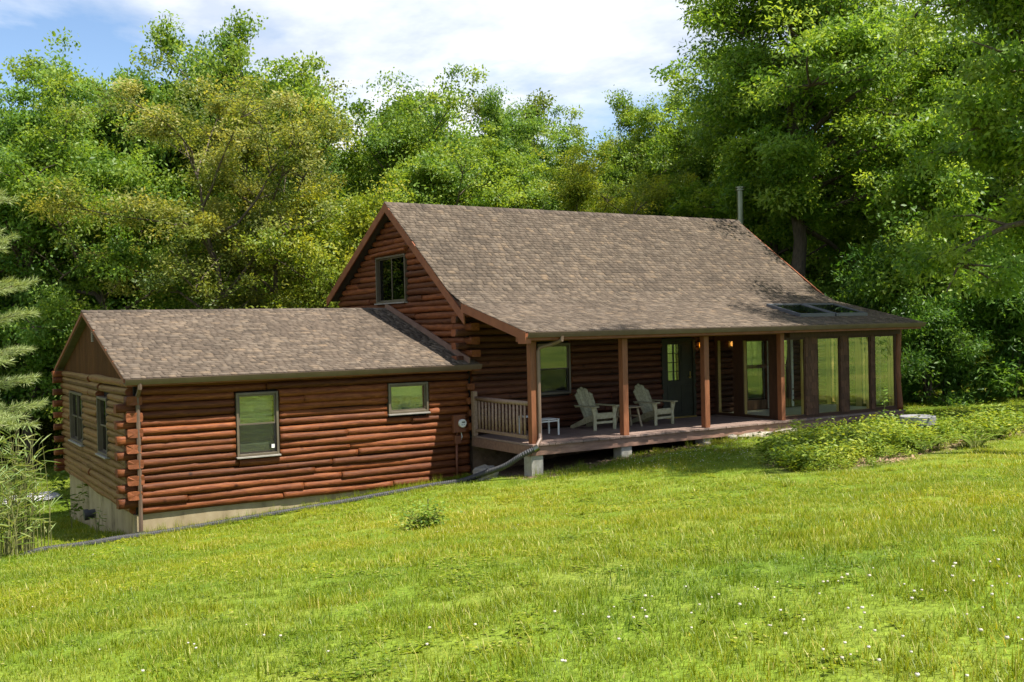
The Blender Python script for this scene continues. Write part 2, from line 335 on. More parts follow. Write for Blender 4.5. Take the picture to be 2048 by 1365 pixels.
def shingle_mat():
    m, n, l, out = new_mat('roof_shingle')
    a = N(n, 'ShaderNodeAttribute', attribute_name='tone')
    r = ramp(n, [(0.0,(0.048,0.038,0.029)),(0.2,(0.082,0.063,0.046)),(0.45,(0.110,0.083,0.060)),(0.65,(0.138,0.109,0.081)),(0.85,(0.185,0.130,0.082)),(1.0,(0.21,0.15,0.10))])
    l.new(a.outputs['Fac'], r.inputs[0])
    c = N(n, 'ShaderNodeTexCoord'); nz = N(n, 'ShaderNodeTexNoise', i_Scale=160.0, i_Detail=3.0); l.new(c.outputs['Object'], nz.inputs['Vector'])
    nz2 = N(n, 'ShaderNodeTexNoise', i_Scale=0.7, i_Detail=5.0); l.new(c.outputs['Object'], nz2.inputs['Vector'])
    r2 = ramp(n, [(0.3,(0.72,0.70,0.70)),(0.7,(1.2,1.2,1.2))]); l.new(nz.outputs['Fac'], r2.inputs[0])
    r3 = ramp(n, [(0.3,(0.82,0.82,0.82)),(0.7,(1.1,1.1,1.1))]); l.new(nz2.outputs['Fac'], r3.inputs[0])
    m1 = N(n, 'ShaderNodeMix', data_type='RGBA', blend_type='MULTIPLY'); m1.inputs[0].default_value = 1; l.new(r.outputs[0], m1.inputs[6]); l.new(r2.outputs[0], m1.inputs[7])
    m2 = N(n, 'ShaderNodeMix', data_type='RGBA', blend_type='MULTIPLY'); m2.inputs[0].default_value = 1; l.new(m1.outputs[2], m2.inputs[6]); l.new(r3.outputs[0], m2.inputs[7])
    b = N(n, 'ShaderNodeBsdfPrincipled', i_Roughness=0.85); b.inputs['Specular IOR Level'].default_value = 0.25
    l.new(m2.outputs[2], b.inputs['Base Color'])
    bp = N(n, 'ShaderNodeBump', i_Strength=0.4, i_Distance=0.003); l.new(nz.outputs['Fac'], bp.inputs['Height']); l.new(bp.outputs[0], b.inputs['Normal'])
    l.new(b.outputs[0], out.inputs[0]); return m
M['shingle'] = shingle_mat()
M['underlay'] = surf('roof_underlay', [(0.3,(0.05,0.04,0.033)),(0.7,(0.08,0.062,0.05))], nscale=5, rough=0.9, bump=0.1, rand=0.0)

def leaf_mat(name, stops, trans=0.4, gloss=0.28, use_obj=False, inst=None, rough=0.45, tone=False):
    """leaf: colour varies from leaf to leaf; light passes through"""
    m, n, l, out = new_mat(name)
    g = N(n, 'ShaderNodeNewGeometry')
    r = ramp(n, stops)
    if tone:
        ta = N(n, 'ShaderNodeAttribute', attribute_name='tone'); av = N(n, 'ShaderNodeMix', data_type='FLOAT'); av.inputs[0].default_value = .78
        l.new(g.outputs['Random Per Island'], av.inputs[2]); l.new(ta.outputs['Fac'], av.inputs[3]); l.new(av.outputs[0], r.inputs[0])
    else: l.new(g.outputs['Random Per Island'], r.inputs[0])
    colour = r.outputs[0]
    if use_obj:
        oi = N(n, 'ShaderNodeObjectInfo')
        mx = N(n, 'ShaderNodeMix', data_type='RGBA', blend_type='MULTIPLY'); mx.inputs[0].default_value = 1
        l.new(colour, mx.inputs[6]); l.new(oi.outputs['Color'], mx.inputs[7]); colour = mx.outputs[2]
    if inst:
        at = N(n, 'ShaderNodeAttribute', attribute_name='tint', attribute_type='INSTANCER')
        rr = ramp(n, inst); l.new(at.outputs['Fac'], rr.inputs[0])
        mx = N(n, 'ShaderNodeMix', data_type='RGBA', blend_type='MULTIPLY'); mx.inputs[0].default_value = 1
        l.new(colour, mx.inputs[6]); l.new(rr.outputs[0], mx.inputs[7]); colour = mx.outputs[2]
    b = N(n, 'ShaderNodeBsdfPrincipled', i_Roughness=rough); b.inputs['Specular IOR Level'].default_value = gloss
    l.new(colour, b.inputs['Base Color'])
    t = N(n, 'ShaderNodeBsdfTranslucent')
    hs = N(n, 'ShaderNodeMix', data_type='RGBA', blend_type='MULTIPLY'); hs.inputs[0].default_value = 1; hs.inputs[7].default_value = (1.35,1.25,0.55,1)
    l.new(colour, hs.inputs[6]); l.new(hs.outputs[2], t.inputs[0])
    ms = N(n, 'ShaderNodeMixShader', i_0=trans); l.new(b.outputs[0], ms.inputs[1]); l.new(t.outputs[0], ms.inputs[2])
    l.new(ms.outputs[0], out.inputs[0]); return m
GREEN = [(0.15,(0.062,0.130,0.018)),(0.5,(0.138,0.225,0.030)),(0.85,(0.245,0.315,0.052))]
M['leaf'] = leaf_mat('tree_leaf', GREEN, use_obj=True, tone=True, trans=0.5)
M['leaf_wood'] = leaf_mat('woodland_leaf', [(0.0,(0.07,0.13,0.016)),(0.5,(0.13,0.20,0.026)),(1.0,(0.22,0.27,0.04))], inst=[(0,(0.8,0.9,0.9)),(0.5,(1,1,1)),(1,(1.35,1.1,0.8))])
M['needle'] = leaf_mat('pine_needle', [(0.0,(0.20,0.26,0.09)),(0.6,(0.30,0.36,0.14)),(1.0,(0.40,0.44,0.20))], trans=0.3)
M['grass'] = leaf_mat('grass_blade', [(0.0,(0.098,0.152,0.004)),(0.5,(0.174,0.230,0.007)),(0.88,(0.258,0.287,0.016)),(1.0,(0.46,0.40,0.15))], trans=0.4, gloss=0.3,
                      inst=[(0,(0.60,0.78,0.85)),(0.35,(0.92,0.98,0.9)),(0.7,(1.12,1.07,1.0)),(1,(1.38,1.18,1.25))])
M['bed_leaf'] = leaf_mat('garden_leaf', [(0.0,(0.09,0.16,0.018)),(0.5,(0.19,0.27,0.03)),(1.0,(0.33,0.37,0.06))], trans=0.4, inst=[(0,(0.75,0.85,0.8)),(1,(1.3,1.15,0.9))])
M['plant_leaf'] = leaf_mat('plant_leaf', [(0.0,(0.08,0.15,0.018)),(0.5,(0.15,0.24,0.03)),(1.0,(0.28,0.34,0.06))], trans=0.4)
M['reed_leaf'] = leaf_mat('reed_leaf', [(0.0,(0.13,0.20,0.06)),(0.5,(0.20,0.27,0.09)),(1.0,(0.30,0.33,0.13))], trans=0.35)
M['stem'] = surf('green_stem', [(0.3,(0.14,0.15,0.05)),(0.7,(0.24,0.22,0.08))], nscale=8, rough=0.7, bump=0.1, rand=0.2)

# ------------------------------------------------------------------ ground
GC = np.array([(-4.2,-20.6,1.92),(-1,-17,1.92),(2,-17.3,2.02),(8,-14,1.45),(14,-11,1.08),(-4,-15,1.62),(20,-9,1.12),(27,-8,1.3),(-9,-14,1.4),(-8,-22,1.9),(4,-26,2.5),
    (0,-.1,-.42),(3.2,0,-.26),(5,0,-.14),(6.3,0,0.0),(7.4,-2.6,.32),(9.9,-2.5,.50),(12.3,-2.5,.62),(15,-2.5,.72),(19.4,-2.5,.86),(-2.5,-.7,-.36),(-5,-3,-.15),(3.5,-8,.66),(9,-7,.74),
    (0,5,-1.0),(0,8.4,-1.28),(-3,4,-1.05),(-2.5,18,-1.5),(-8,20,-1.7),(25,-3,1.05),(24,3,1.0),(30,0,1.3),(10,14,-.9),(20,14,.2),(10,40,-.4),(30,40,1.2),(-10,50,-1.6),(50,30,1.8),(45,-10,1.7),(-30,10,-1.5),(8,4,-.3),(16,4,.3)], float)
def _U(r2): return np.where(r2 > 1e-9, r2*np.log(np.maximum(r2,1e-9)), 0.0)
_n = len(GC); _K = _U(((GC[:,None,:2]-GC[None,:,:2])**2).sum(-1)) + np.eye(_n)*2.0
_P = np.c_[np.ones(_n), GC[:,:2]]
_A = np.zeros((_n+3,_n+3)); _A[:_n,:_n] = _K; _A[:_n,_n:] = _P; _A[_n:,:_n] = _P.T
_W = np.linalg.solve(_A, np.r_[GC[:,2], 0,0,0])
def ground_z(x, y):
    x = np.asarray(x, float); y = np.asarray(y, float); sh = x.shape
    cx, cy_ = np.clip(x.ravel(), -30, 50), np.clip(y.ravel(), -28, 48)
    z = _U((cx[:,None]-GC[:,0])**2 + (cy_[:,None]-GC[:,1])**2) @ _W[:_n] + _W[_n] + _W[_n+1]*cx + _W[_n+2]*cy_
    return z.reshape(sh)
def gz(x, y): return float(ground_z(np.array([x]), np.array([y]))[0])

BED = np.array([(9.6,-7.0),(9.3,-8.2),(10.2,-9.0),(12,-8.8),(13.9,-8.5),(16.0,-8.2),(19,-7.5),(19.6,-6.9),(18.0,-6.3),(16.5,-5.9),(15,-5.2),(13.5,-4.7),(12.2,-4.9),(11,-5.7)])
def in_bed(x, y, soft=0.45):
    """the planting bed in front of the sunroom, 0..1 inside its outline"""
    d = np.full(np.shape(x), 9.0)
    for (ax, ay), (bx, by) in zip(BED, np.roll(BED, -1, 0)):
        ex, ey = bx-ax, by-ay; d = np.minimum(d, (ex*(y-ay)-ey*(x-ax))/math.hypot(ex,ey))
    d = d + 0.22*(vnoise2(np.asarray(x)*1.9, np.asarray(y)*1.9, 5)-.5)
    return np.clip(d/soft+.3, 0, 1)

gx = np.unique(np.r_[np.linspace(-400,-30,12), np.arange(-30,-8,1.0), np.arange(-8,26,0.25), np.arange(26,50,1.0), np.linspace(50,400,12)])
gy = np.unique(np.r_[np.linspace(-300,-26,10), np.arange(-26,4,0.25), np.arange(4,48,0.8), np.linspace(48,500,14)])
GX, GY = np.meshgrid(gx, gy); GZ = ground_z(GX, GY) + 0.05*(vnoise2(GX*0.6, GY*0.6, 3)-0.5) + 0.02*(vnoise2(GX*2.1, GY*2.1, 4)-0.5)
nxg, nyg = len(gx), len(gy)
idx = np.arange(nxg*nyg).reshape(nyg, nxg)
gf = np.stack([idx[:-1,:-1], idx[:-1,1:], idx[1:,1:], idx[1:,:-1]], -1).reshape(-1,4)
soil = np.maximum(in_bed(GX, GY)*0.8, ((GX>7.2)&(GX<19.6)&(GY>-2.95+0.2*np.sin(GX*3))&(GY<0.3)).astype(float))
soil = np.maximum(soil, (np.clip((GX-5.9)/0.6,0,1)*np.clip((7.6-GX)/0.2,0,1)*np.clip((GY+1.9-0.35*np.sin(GX*4))/0.5,0,1)*(GY<0.3))*0.75)
soil = np.maximum(soil, np.clip((GY-24)/6,0,1)*0.8)
def ground_mat():
    m, n, l, out = new_mat('lawn_soil')
    c = N(n, 'ShaderNodeTexCoord')
    n1 = N(n, 'ShaderNodeTexNoise', i_Scale=0.45, i_Detail=6.0); l.new(c.outputs['Object'], n1.inputs['Vector'])
    n2 = N(n, 'ShaderNodeTexNoise', i_Scale=22.0, i_Detail=8.0); l.new(c.outputs['Object'], n2.inputs['Vector'])
    r1 = ramp(n, [(0.32,(0.085,0.14,0.014)),(0.5,(0.13,0.19,0.018)),(0.68,(0.19,0.22,0.033))]); l.new(n1.outputs['Fac'], r1.inputs[0])
    r2 = ramp(n, [(0.3,(0.6,0.6,0.6)),(0.7,(1.3,1.3,1.3))]); l.new(n2.outputs['Fac'], r2.inputs[0])
    mg = N(n, 'ShaderNodeMix', data_type='RGBA', blend_type='MULTIPLY'); mg.inputs[0].default_value = 1; l.new(r1.outputs[0], mg.inputs[6]); l.new(r2.outputs[0], mg.inputs[7])
    rs = ramp(n, [(0.3,(0.07,0.046,0.03)),(0.55,(0.15,0.10,0.066)),(0.75,(0.24,0.17,0.115))]); l.new(n2.outputs['Fac'], rs.inputs[0])
    at = N(n, 'ShaderNodeAttribute', attribute_name='soil')
    mx = N(n, 'ShaderNodeMix', data_type='RGBA'); l.new(at.outputs['Fac'], mx.inputs[0]); l.new(mg.outputs[2], mx.inputs[6]); l.new(rs.outputs[0], mx.inputs[7])
    b = N(n, 'ShaderNodeBsdfPrincipled', i_Roughness=0.9); b.inputs['Specular IOR Level'].default_value = 0.1
    l.new(mx.outputs[2], b.inputs['Base Color'])
    bp = N(n, 'ShaderNodeBump', i_Strength=0.8, i_Distance=0.04); l.new(n2.outputs['Fac'], bp.inputs['Height']); l.new(bp.outputs[0], b.inputs['Normal'])
    l.new(b.outputs[0], out.inputs[0]); return m
gme = np_mesh('ground', np.c_[GX.ravel(), GY.ravel(), GZ.ravel()], gf, ground_mat(), smooth=True, attr=[('soil','POINT','FLOAT',soil.ravel().astype(np.float32))])
kind(link_mesh('ground', gme), 'structure')

# gravel drive seen past the left corner of the house
mb = MB(); pts = []
for t in np.linspace(0,1,15):
    x = -9 + 9.5*t; y = 10.5 + 2.2*t + 0.3*math.sin(t*9); pts.append((x, y, y+2.6-0.8*t))
vs = []
for x, y0, y1 in pts: vs += [(x, y0, gz(x,y0)+0.05), (x, y1, gz(x,y1)+0.05)]
mb.add(vs, [(2*i, 2*i+2, 2*i+3, 2*i+1) for i in range(14)])
kind(mb.build('gravel_drive', M['gravel']), 'structure')

# ------------------------------------------------------------------ the log house
house = empty('log_house', (0,0,0))
tag(house, 'brown log cabin with shingled roof, left wing, covered porch and glazed sunroom', 'house')

PITCH = 0.153
def log_piece(parent, axis, a0, a1, c, z, rz=0.081, rd=0.115, mat='log_x', box_ends=(0,0), seed=None, tilt=0.0):
    """one natural round log along x or y, with taper, waviness, knots and sawn ends"""
    seed = rnd.random()*1000 if seed is None else seed
    rg = np.random.default_rng(int(seed*1000) % 2**31)
    L = a1 - a0; n = max(3, int(L/0.09)+1); k = 12
    s = np.linspace(0, L, n); th = np.linspace(0, 2*np.pi, k, endpoint=False)
    rad = 1 + 0.20*(vnoise1(s*0.9, seed)-0.5) + 0.05*(vnoise1(s*4.3, seed+3)-0.5) + (0.04*rg.uniform(-1,1))*(s/L-0.5)
    cz = 0.030*(vnoise1(s*0.6, seed+5)-0.5) + 0.006*(vnoise1(s*3, seed+6)-0.5) + tilt*(s/L-0.5); cd = 0.045*(vnoise1(s*0.7, seed+7)-0.5)
    R = np.repeat(rad[:,None], k, 1)
    for _ in range(rg.poisson(L*1.3)):
        ks, ka, am = rg.uniform(0,L), rg.uniform(0,2*np.pi), rg.uniform(0.08,0.26)
        da = np.angle(np.exp(1j*(th-ka)))
        R += am*np.exp(-((s[:,None]-ks)/0.055)**2 - (da[None,:]/0.42)**2)
    e = np.full(n, 0.82)
    if box_ends[0]: e = np.where(s < box_ends[0], 0.34, e)
    if box_ends[1]: e = np.where(s > L-box_ends[1], 0.34, e)
    ct, st = np.cos(th), np.sin(th)
    Yd = np.sign(ct)*np.abs(ct)**e[:,None]*rd*R + cd[:,None]
    Zd = np.sign(st)*np.abs(st)**e[:,None]*rz*R + cz[:,None]
    A = np.repeat(s[:,None], k, 1)
    A[0] += 0.012*rg.uniform(-1,1,k); A[-1] += 0.012*rg.uniform(-1,1,k)
    if axis == 'x': V = np.stack([A+a0, Yd+c, Zd+z], -1).reshape(-1,3)
    else: V = np.stack([Yd+c, A+a0, Zd+z], -1).reshape(-1,3)
    V = np.vstack([V, V[:k].mean(0), V[-k:].mean(0)])
    i = np.arange(n-1)[:,None]*k; j = np.arange(k)[None,:]; j2 = (j+1) % k
    side = np.stack([i+j, i+j2, i+k+j2, i+k+j], -1).reshape(-1,4)
    f = [tuple(q) for q in side] if axis == 'y' else [tuple(q[::-1]) for q in side]
    c0, c1 = n*k, n*k+1
    cap = [(c0, a, (a+1)%k) for a in range(k)] + [(c1, (n-1)*k+(a+1)%k, (n-1)*k+a) for a in range(k)]
    if axis == 'y': cap = [q[::-1] for q in cap]
    me = bpy.data.meshes.new('log'); me.from_pydata(V.tolist(), [], f+cap)
    me.materials.append(M[mat]); me.materials.append(M['end_grain'])
    me.polygons.foreach_set('material_index', [0]*len(f)+[1]*len(cap))
    me.polygons.foreach_set('use_smooth', [True]*len(f)+[False]*len(cap)); me.update()
    return link_mesh('log', me, parent)

def intervals(a0, a1, z, openings, m=0.05):
    iv = [(a0, a1)]
    for u0, u1, z0, z1 in openings:
        if z0-m < z < z1+m:
            nv = []
            for p, q in iv:
                if p < u0-0.02: nv.append((p, min(q, u0-0.02)))
                if q > u1+0.02: nv.append((max(p, u1+0.02), q))
            iv = [w for w in nv if w[1]-w[0] > 0.03]
    return iv

def ubox(mb, ori, pl, u0, u1, d0, d1, z0, z1, m=0):
    """box on a wall: u along the wall, d outward from plane pl"""
    if ori == 'f': mb.box(u0, u1, pl-d1, pl-d0, z0, z1, m)
    else: mb.box(pl-d1, pl-d0, u0, u1, z0, z1, m)

def wall_cells(ori, pl, thick, u0, u1, z0, z1, openings):
    mb = MB(); us = sorted({u0, u1, *[o[0] for o in openings], *[o[1] for o in openings]})
    for a, b in zip(us[:-1], us[1:]):
        mid = (a+b)/2; zs = z0
        for o in sorted([o for o in openings if o[0] < mid < o[1]], key=lambda o: o[2]):
            if o[2] > zs: ubox(mb, ori, pl, a, b, -thick, 0, zs, o[2])
            zs = max(zs, o[3])
        if zs < z1: ubox(mb, ori, pl, a, b, -thick, 0, zs, z1)
    return mb

def window(ori, pl, u0, u1, z0, z1, split='h', gl='glass', blind=0.0, sill=True, frame='win_frame', fw=0.05, out=0.03, deep=0.10):
    w = empty('window'); w.parent = house
    fr = MB()
    ubox(fr, ori, pl, u0, u0+fw, -deep, out, z0, z1); ubox(fr, ori, pl, u1-fw, u1, -deep, out, z0, z1)
    ubox(fr, ori, pl, u0+fw, u1-fw, -deep, out, z1-fw, z1); ubox(fr, ori, pl, u0+fw, u1-fw, -deep, out, z0, z0+fw)
    fr.build('frame', M[frame], w, bevel=0.006)
    a, b, c, d = u0+fw, u1-fw, z0+fw, z1-fw
    sash = MB(); q = 0.032
    def pane(p0, p1, r0, r1, off):
        ubox(sash, ori, pl, p0, p0+q, -off-0.03, -off, r0, r1); ubox(sash, ori, pl, p1-q, p1, -off-0.03, -off, r0, r1)
        ubox(sash, ori, pl, p0+q, p1-q, -off-0.03, -off, r1-q, r1); ubox(sash, ori, pl, p0+q, p1-q, -off-0.03, -off, r0, r0+q)
        g = MB(); ubox(g, ori, pl, p0+q, p1-q, -off-0.018, -off-0.014, r0+q, r1-q); g.build('pane', M[gl], w)
    if split == 'h':
        mz = (c+d)/2; pane(a, b, mz-0.016, d, 0.01); pane(a, b, c, mz+0.016, 0.045)
    elif split == 'v':
        mu = (a+b)/2; pane(a, mu+0.016, c, d, 0.01); pane(mu-0.016, b, c, d, 0.045)
    elif split == 'hv':
        mu = (a+b)/2; mz = (c+d)/2
        for p0, p1 in ((a, mu-0.02), (mu+0.02, b)):
            pane(p0, p1, mz-0.016, d, 0.01); pane(p0, p1, c, mz+0.016, 0.045)
        ubox(sash, ori, pl, mu-0.02, mu+0.02, -0.08, 0.015, c, d)
    else: pane(a, b, c, d, 0.01)
    sash.build('sash', M[frame], w)
    if sill:
        s = MB(); ubox(s, ori, pl, u0-0.02, u1+0.02, -0.02, out+0.05, z0-0.035, z0-0.002); s.build('sill', M['sill_grey'], w, bevel=0.005)
    if blind:
        bm_ = MB(); zz = d; lo = d-(d-c)*blind
        while zz > lo:
            ubox(bm_, ori, pl, a+0.01, b-0.01, -0.135, -0.115, zz-0.021, zz); zz -= 0.026
        bm_.build('blind', M['blind'], w)
    return w

# ---- wing walls
W1 = (1.95, 2.83, 0.96, 2.26); W2 = (5.33, 6.31, 1.62, 2.29)
V1 = (5.06, 6.86, 0.93, 2.14); V2 = (2.08, 3.17, 0.93, 2.17)
fwall = wall_cells('f', 0.06, 0.12, 0.0, 7.4, 0.0, 2.62, [W1, W2]).build('wall', M['dark'], house)
swall = wall_cells('s', 0.02, 0.12, 0.1, 8.2, 0.0, 2.62, [V1, V2]).build('wall', M['dark'], house)
bwall = MB().box(0.0, 7.4, 8.1, 8.22, 0.0, 2.62).build('wall', M['dark'], house)
MB().box(0.1, 7.3, 0.15, 8.05, -0.1, 0.02).build('floor', M['sun_floor'], house)
MB().box(0.1, 7.3, 0.15, 8.05, 2.5, 2.54).build('ceiling', M['blind'], house)
JOINTS = {0:[2.9,5.4], 1:[0.95,3.35], 2:[4.2], 3:[3.6], 4:[4.0], 5:[2.0,4.6], 6:[4.4], 7:[], 8:[4.35], 9:[5.9], 10:[], 11:[5.6], 12:[], 13:[3.4], 14:[], 15:[2.6], 16:[4.1]}
for k in range(17):
    z = 0.077 + k*PITCH
    pas = (k % 2 == 1 and k < 15)
    for p, q in intervals(-0.36 if pas else 0.06, 7.36, z, [W1, W2]):
        cuts = [p] + [j for j in JOINTS[k] if p+0.25 < j < q-0.25] + [q]
        for a, b in zip(cuts[:-1], cuts[1:]):
            log_piece(fwall, 'x', a+0.004, b-0.004, 0.035 + rnd.uniform(-.014,.014), z + rnd.uniform(-.006,.006), rz=0.081*rnd.uniform(0.96,1.06), rd=0.115*rnd.uniform(0.92,1.08), box_ends=(0.3 if a < -0.2 else 0, 0))
for k in range(17):
    z = 0.077 + k*PITCH
    pas = (k % 2 == 0 and 1 < k < 16)
    for p, q in intervals(-0.10 if pas else 0.13, 8.2, z, [V1, V2]):
        cuts = [p] + ([rnd.uniform(p+0.6, q-0.6)] if q-p > 3 and rnd.random() < .7 else []) + [q]
        for a, b in zip(cuts[:-1], cuts[1:]):
            log_piece(swall, 'y', a+0.004, b-0.004, -0.03 + rnd.uniform(-.018,.018), z + rnd.uniform(-.008,.008), rz=0.082*rnd.uniform(0.96,1.07), rd=0.12*rnd.uniform(0.92,1.1), mat='log_wing_side', box_ends=(0.3 if a < 0 else 0, 0))
    if pas:    # squared butt that shows its sawn end at the corner
        log_piece(swall, 'y', -0.17, 0.1, -0.05, z, rz=0.088, rd=0.15, mat='log_y', box_ends=(0.4, 0.4))
    else:
        log_piece(bwall, 'x', -0.34, 7.4, 8.14, z, mat='log_x', box_ends=(0.5, 0))
# gable boards
wing_gable = MB().prism_x([(0.1,2.5),(8.1,2.5),(4.11,3.86)], -0.02, 0.06).build('wall', M['dark'], house)
y = 0.0
def wing_under(yy): return 2.66 + 0.3129*(min(yy, 8.22-yy)+0.3) - 0.115
while y < 8.2:
    y1 = min(y+0.2, 8.22); a, b = y+0.006, y1-0.006
    poly = [(a,2.60),(b,2.60),(b,max(wing_under(b),2.62))] + ([(4.11, wing_under(4.11))] if a < 4.11 < b else []) + [(a,max(wing_under(a),2.62))]
    MB().prism_x(poly, -0.062, -0.022).build('board', M['gable_board'], wing_gable)
    y = y1
ve = MB()
for i in range(7): ve.box(-0.085, -0.06, 3.78, 3.98, 3.36+i*0.045, 3.385+i*0.045)
ve.build('louvre_vent', M['sill_grey'], house)
# foundation
MB().box(-0.06, 7.45, 0.02, 0.2, -1.0, -0.002).box(-0.06, 0.14, 0.2, 4.9, -2.0, -0.002).box(0.02, 0.2, 4.9, 8.25, -2.2, -0.002).build('foundation', M['foundation'], house)
MB().tube([(-0.06,4.2,-0.55),(-0.24,4.2,-0.56)], 0.10, 14).tube([(-0.20,4.2,-0.56),(-0.30,4.2,-0.57)], 0.125, 14).build('vent_outlet', M['pipe'], house)
window('f', -0.06, *W1, split='h', blind=0.0)
wc = MB(); wc.box(2.02, 2.76, 0.12, 0.13, 1.0, 2.2)
wc.build('curtain', M['blind'], house)
MB().box(2.0, 2.78, -0.064, -0.0635, 1.01, 1.6).build('insect_screen', M['screen'], house)
MB().box(9.35, 10.2, -0.054, -0.0535, 1.87, 2.44).build('insect_screen', M['screen'], house)
MB().box(2.67, 2.735, -0.0665, -0.0655, 1.09, 1.17).build('sticker', M['white'], house)
window('f', -0.06, *W2, split='none', blind=1.0)
window('s', -0.10, *V1, split='hv', gl='glass_dark', out=0.05)
window('s', -0.10, *V2, split='h', gl='glass_dark', out=0.05)

# ---- main walls
PW = (9.30, 10.25, 1.82, 3.06); DR = (13.18, 14.26, 1.0, 3.06); PD = (16.1, 17.9, 1.04, 3.02)
mwall = wall_cells('f', 0.06, 0.12, 7.42, 19.45, 0.9, 3.98, [PW, DR, PD]).build('wall', M['dark'], house)
for k in range(20):
    z = 1.08 + k*PITCH
    if z > 3.98: break
    pas = k % 2 == 1 and z < 3.75 and z > 2.7
    for p, q in intervals(7.05 if pas else 7.47, 19.40, z, [PW, DR, PD]):
        cuts = [p] + ([rnd.uniform(p+1, q-1)] if q-p > 4 else []) + [q]
        for a, b in zip(cuts[:-1], cuts[1:]):
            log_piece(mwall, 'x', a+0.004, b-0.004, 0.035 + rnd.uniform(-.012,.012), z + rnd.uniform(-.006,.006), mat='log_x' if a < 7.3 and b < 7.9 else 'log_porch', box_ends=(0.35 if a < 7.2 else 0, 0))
def gable_lo(z): return 0.10 if z < 4.0 else (z-3.97)/0.729 + 0.08
def gable_hi(z): return min(7.45, 3.65 + (6.62-z)/0.575)
GW = (2.97, 4.76, 4.19, 5.42)
gwall = MB().prism_x([(0.05,1.0),(7.45,1.0),(7.45,4.42),(3.65,6.60),(0.12,4.02)], 7.44, 7.56).build('wall', M['dark'], house)
k = 0
while True:
    z = 2.58 + k*PITCH
    if z > 6.45: break
    lo, hi = gable_lo(z+0.05), gable_hi(z+0.05)
    pas = k % 2 == 0 and z < 3.85
    for p, q in intervals(-0.33 if pas else lo, hi, z, [GW], m=0.02):
        cuts = [p] + ([rnd.uniform(p+.5, q-.5)] if q-p > 1.6 and rnd.random() < .55 else []) + [q]
        for a, b in zip(cuts[:-1], cuts[1:]):
            if b-a > 0.06: log_piece(gwall, 'y', a+0.004, b-0.004, 7.42 + rnd.uniform(-.014,.014), z + rnd.uniform(-.008,.008), rz=0.082*rnd.uniform(0.95,1.07), mat='log_y', box_ends=(0.35 if pas and a < 0 else 0, 0))
    k += 1
for k in range(9):     # lower corner ends above the railing
    z = 1.05 + k*PITCH
    if k % 2: log_piece(gwall, 'y', -0.12, 0.1, 7.42, z, mat='log_y', box_ends=(0.3, 0))
window('s', 7.33, *GW, split='v', gl='glass_dark', sill=True, out=0.05, deep=0.04, fw=0.045)
gi = MB().box(7.425, 7.435, 3.0, 4.74, 4.2, 5.4).build('window_backing', M['dark'], house)
log_piece(gwall, 'y', 2.86, 4.92, 7.29, 5.50, rz=0.05, rd=0.09, mat='log_y', tilt=-0.06)
# main foundation and right end wall
MB().box(7.5, 19.4, 0.03, 0.25, -0.6, 0.95).build('foundation', M['earth_stone'], house)
MB().prism_x([(0.06,0.3),(7.45,0.3),(7.45,4.3),(3.65,6.55),(0.06,3.95)], 19.2, 19.36).build('wall', M['sun_wall'], house)
MB().box(7.45, 19.3, 7.35, 7.45, -1.2, 4.3).build('wall', M['sun_wall'], house)
window('f', -0.05, *PW, split='h', gl='glass_porch', sill=False, out=0.02)
# door
d = empty('door'); d.parent = house
mb = MB(); P = -0.04
for u0, u1, z0, z1 in ((13.24,13.37,1.02,3.0),(13.77,14.2,1.02,3.0),(13.37,13.77,1.02,1.98),(13.37,13.77,2.93,3.0)): mb.box(u0, u1, P, P+0.05, z0, z1)
mb.build('slab', M['door'], d)
pn = MB()
for r in ((13.33,13.66,1.15,1.85),(13.80,14.12,1.15,1.85),(13.84,14.12,2.05,2.9)): pn.box(r[0], r[1], P-0.012, P-0.002, r[2], r[3])
pn.build('raised_panel', M['door'], d, bevel=0.01)
mu = MB().box(13.56,13.585,P-0.004,P+0.02,1.98,2.93)
for i in range(1,4): mu.box(13.37,13.77,P-0.003,P+0.018,1.98+i*0.2375-0.009,1.98+i*0.2375+0.009)
mu.build('muntin', M['door'], d)
for i in range(4):
    for a, b in ((13.372,13.558),(13.587,13.768)):
        MB().box(a, b, P+0.022, P+0.026, 1.985+i*0.2375+0.006, 1.985+(i+1)*0.2375-0.012).build('pane', M['glass'], d)
MB().box(13.37,13.77,0.13,0.14,1.98,2.93).build('curtain', M['blind'], d)
MB().box(14.10,14.14,P-0.012,P-0.001,2.02,2.2).tube([(14.12,P-0.01,2.06),(14.12,P-0.06,2.06),(14.02,P-0.06,2.06)],0.011,8).build('handle', M['brass'], d)
fr = MB().box(13.14,13.235,-0.085,0.05,1.0,3.07).box(14.205,14.30,-0.085,0.05,1.0,3.07).box(13.235,14.205,-0.085,0.05,3.005,3.09)
fr.build('door_frame', M['door'], d)
MB().box(13.2,14.24,-0.16,-0.042,1.001,1.03).build('threshold', M['brass'], d)
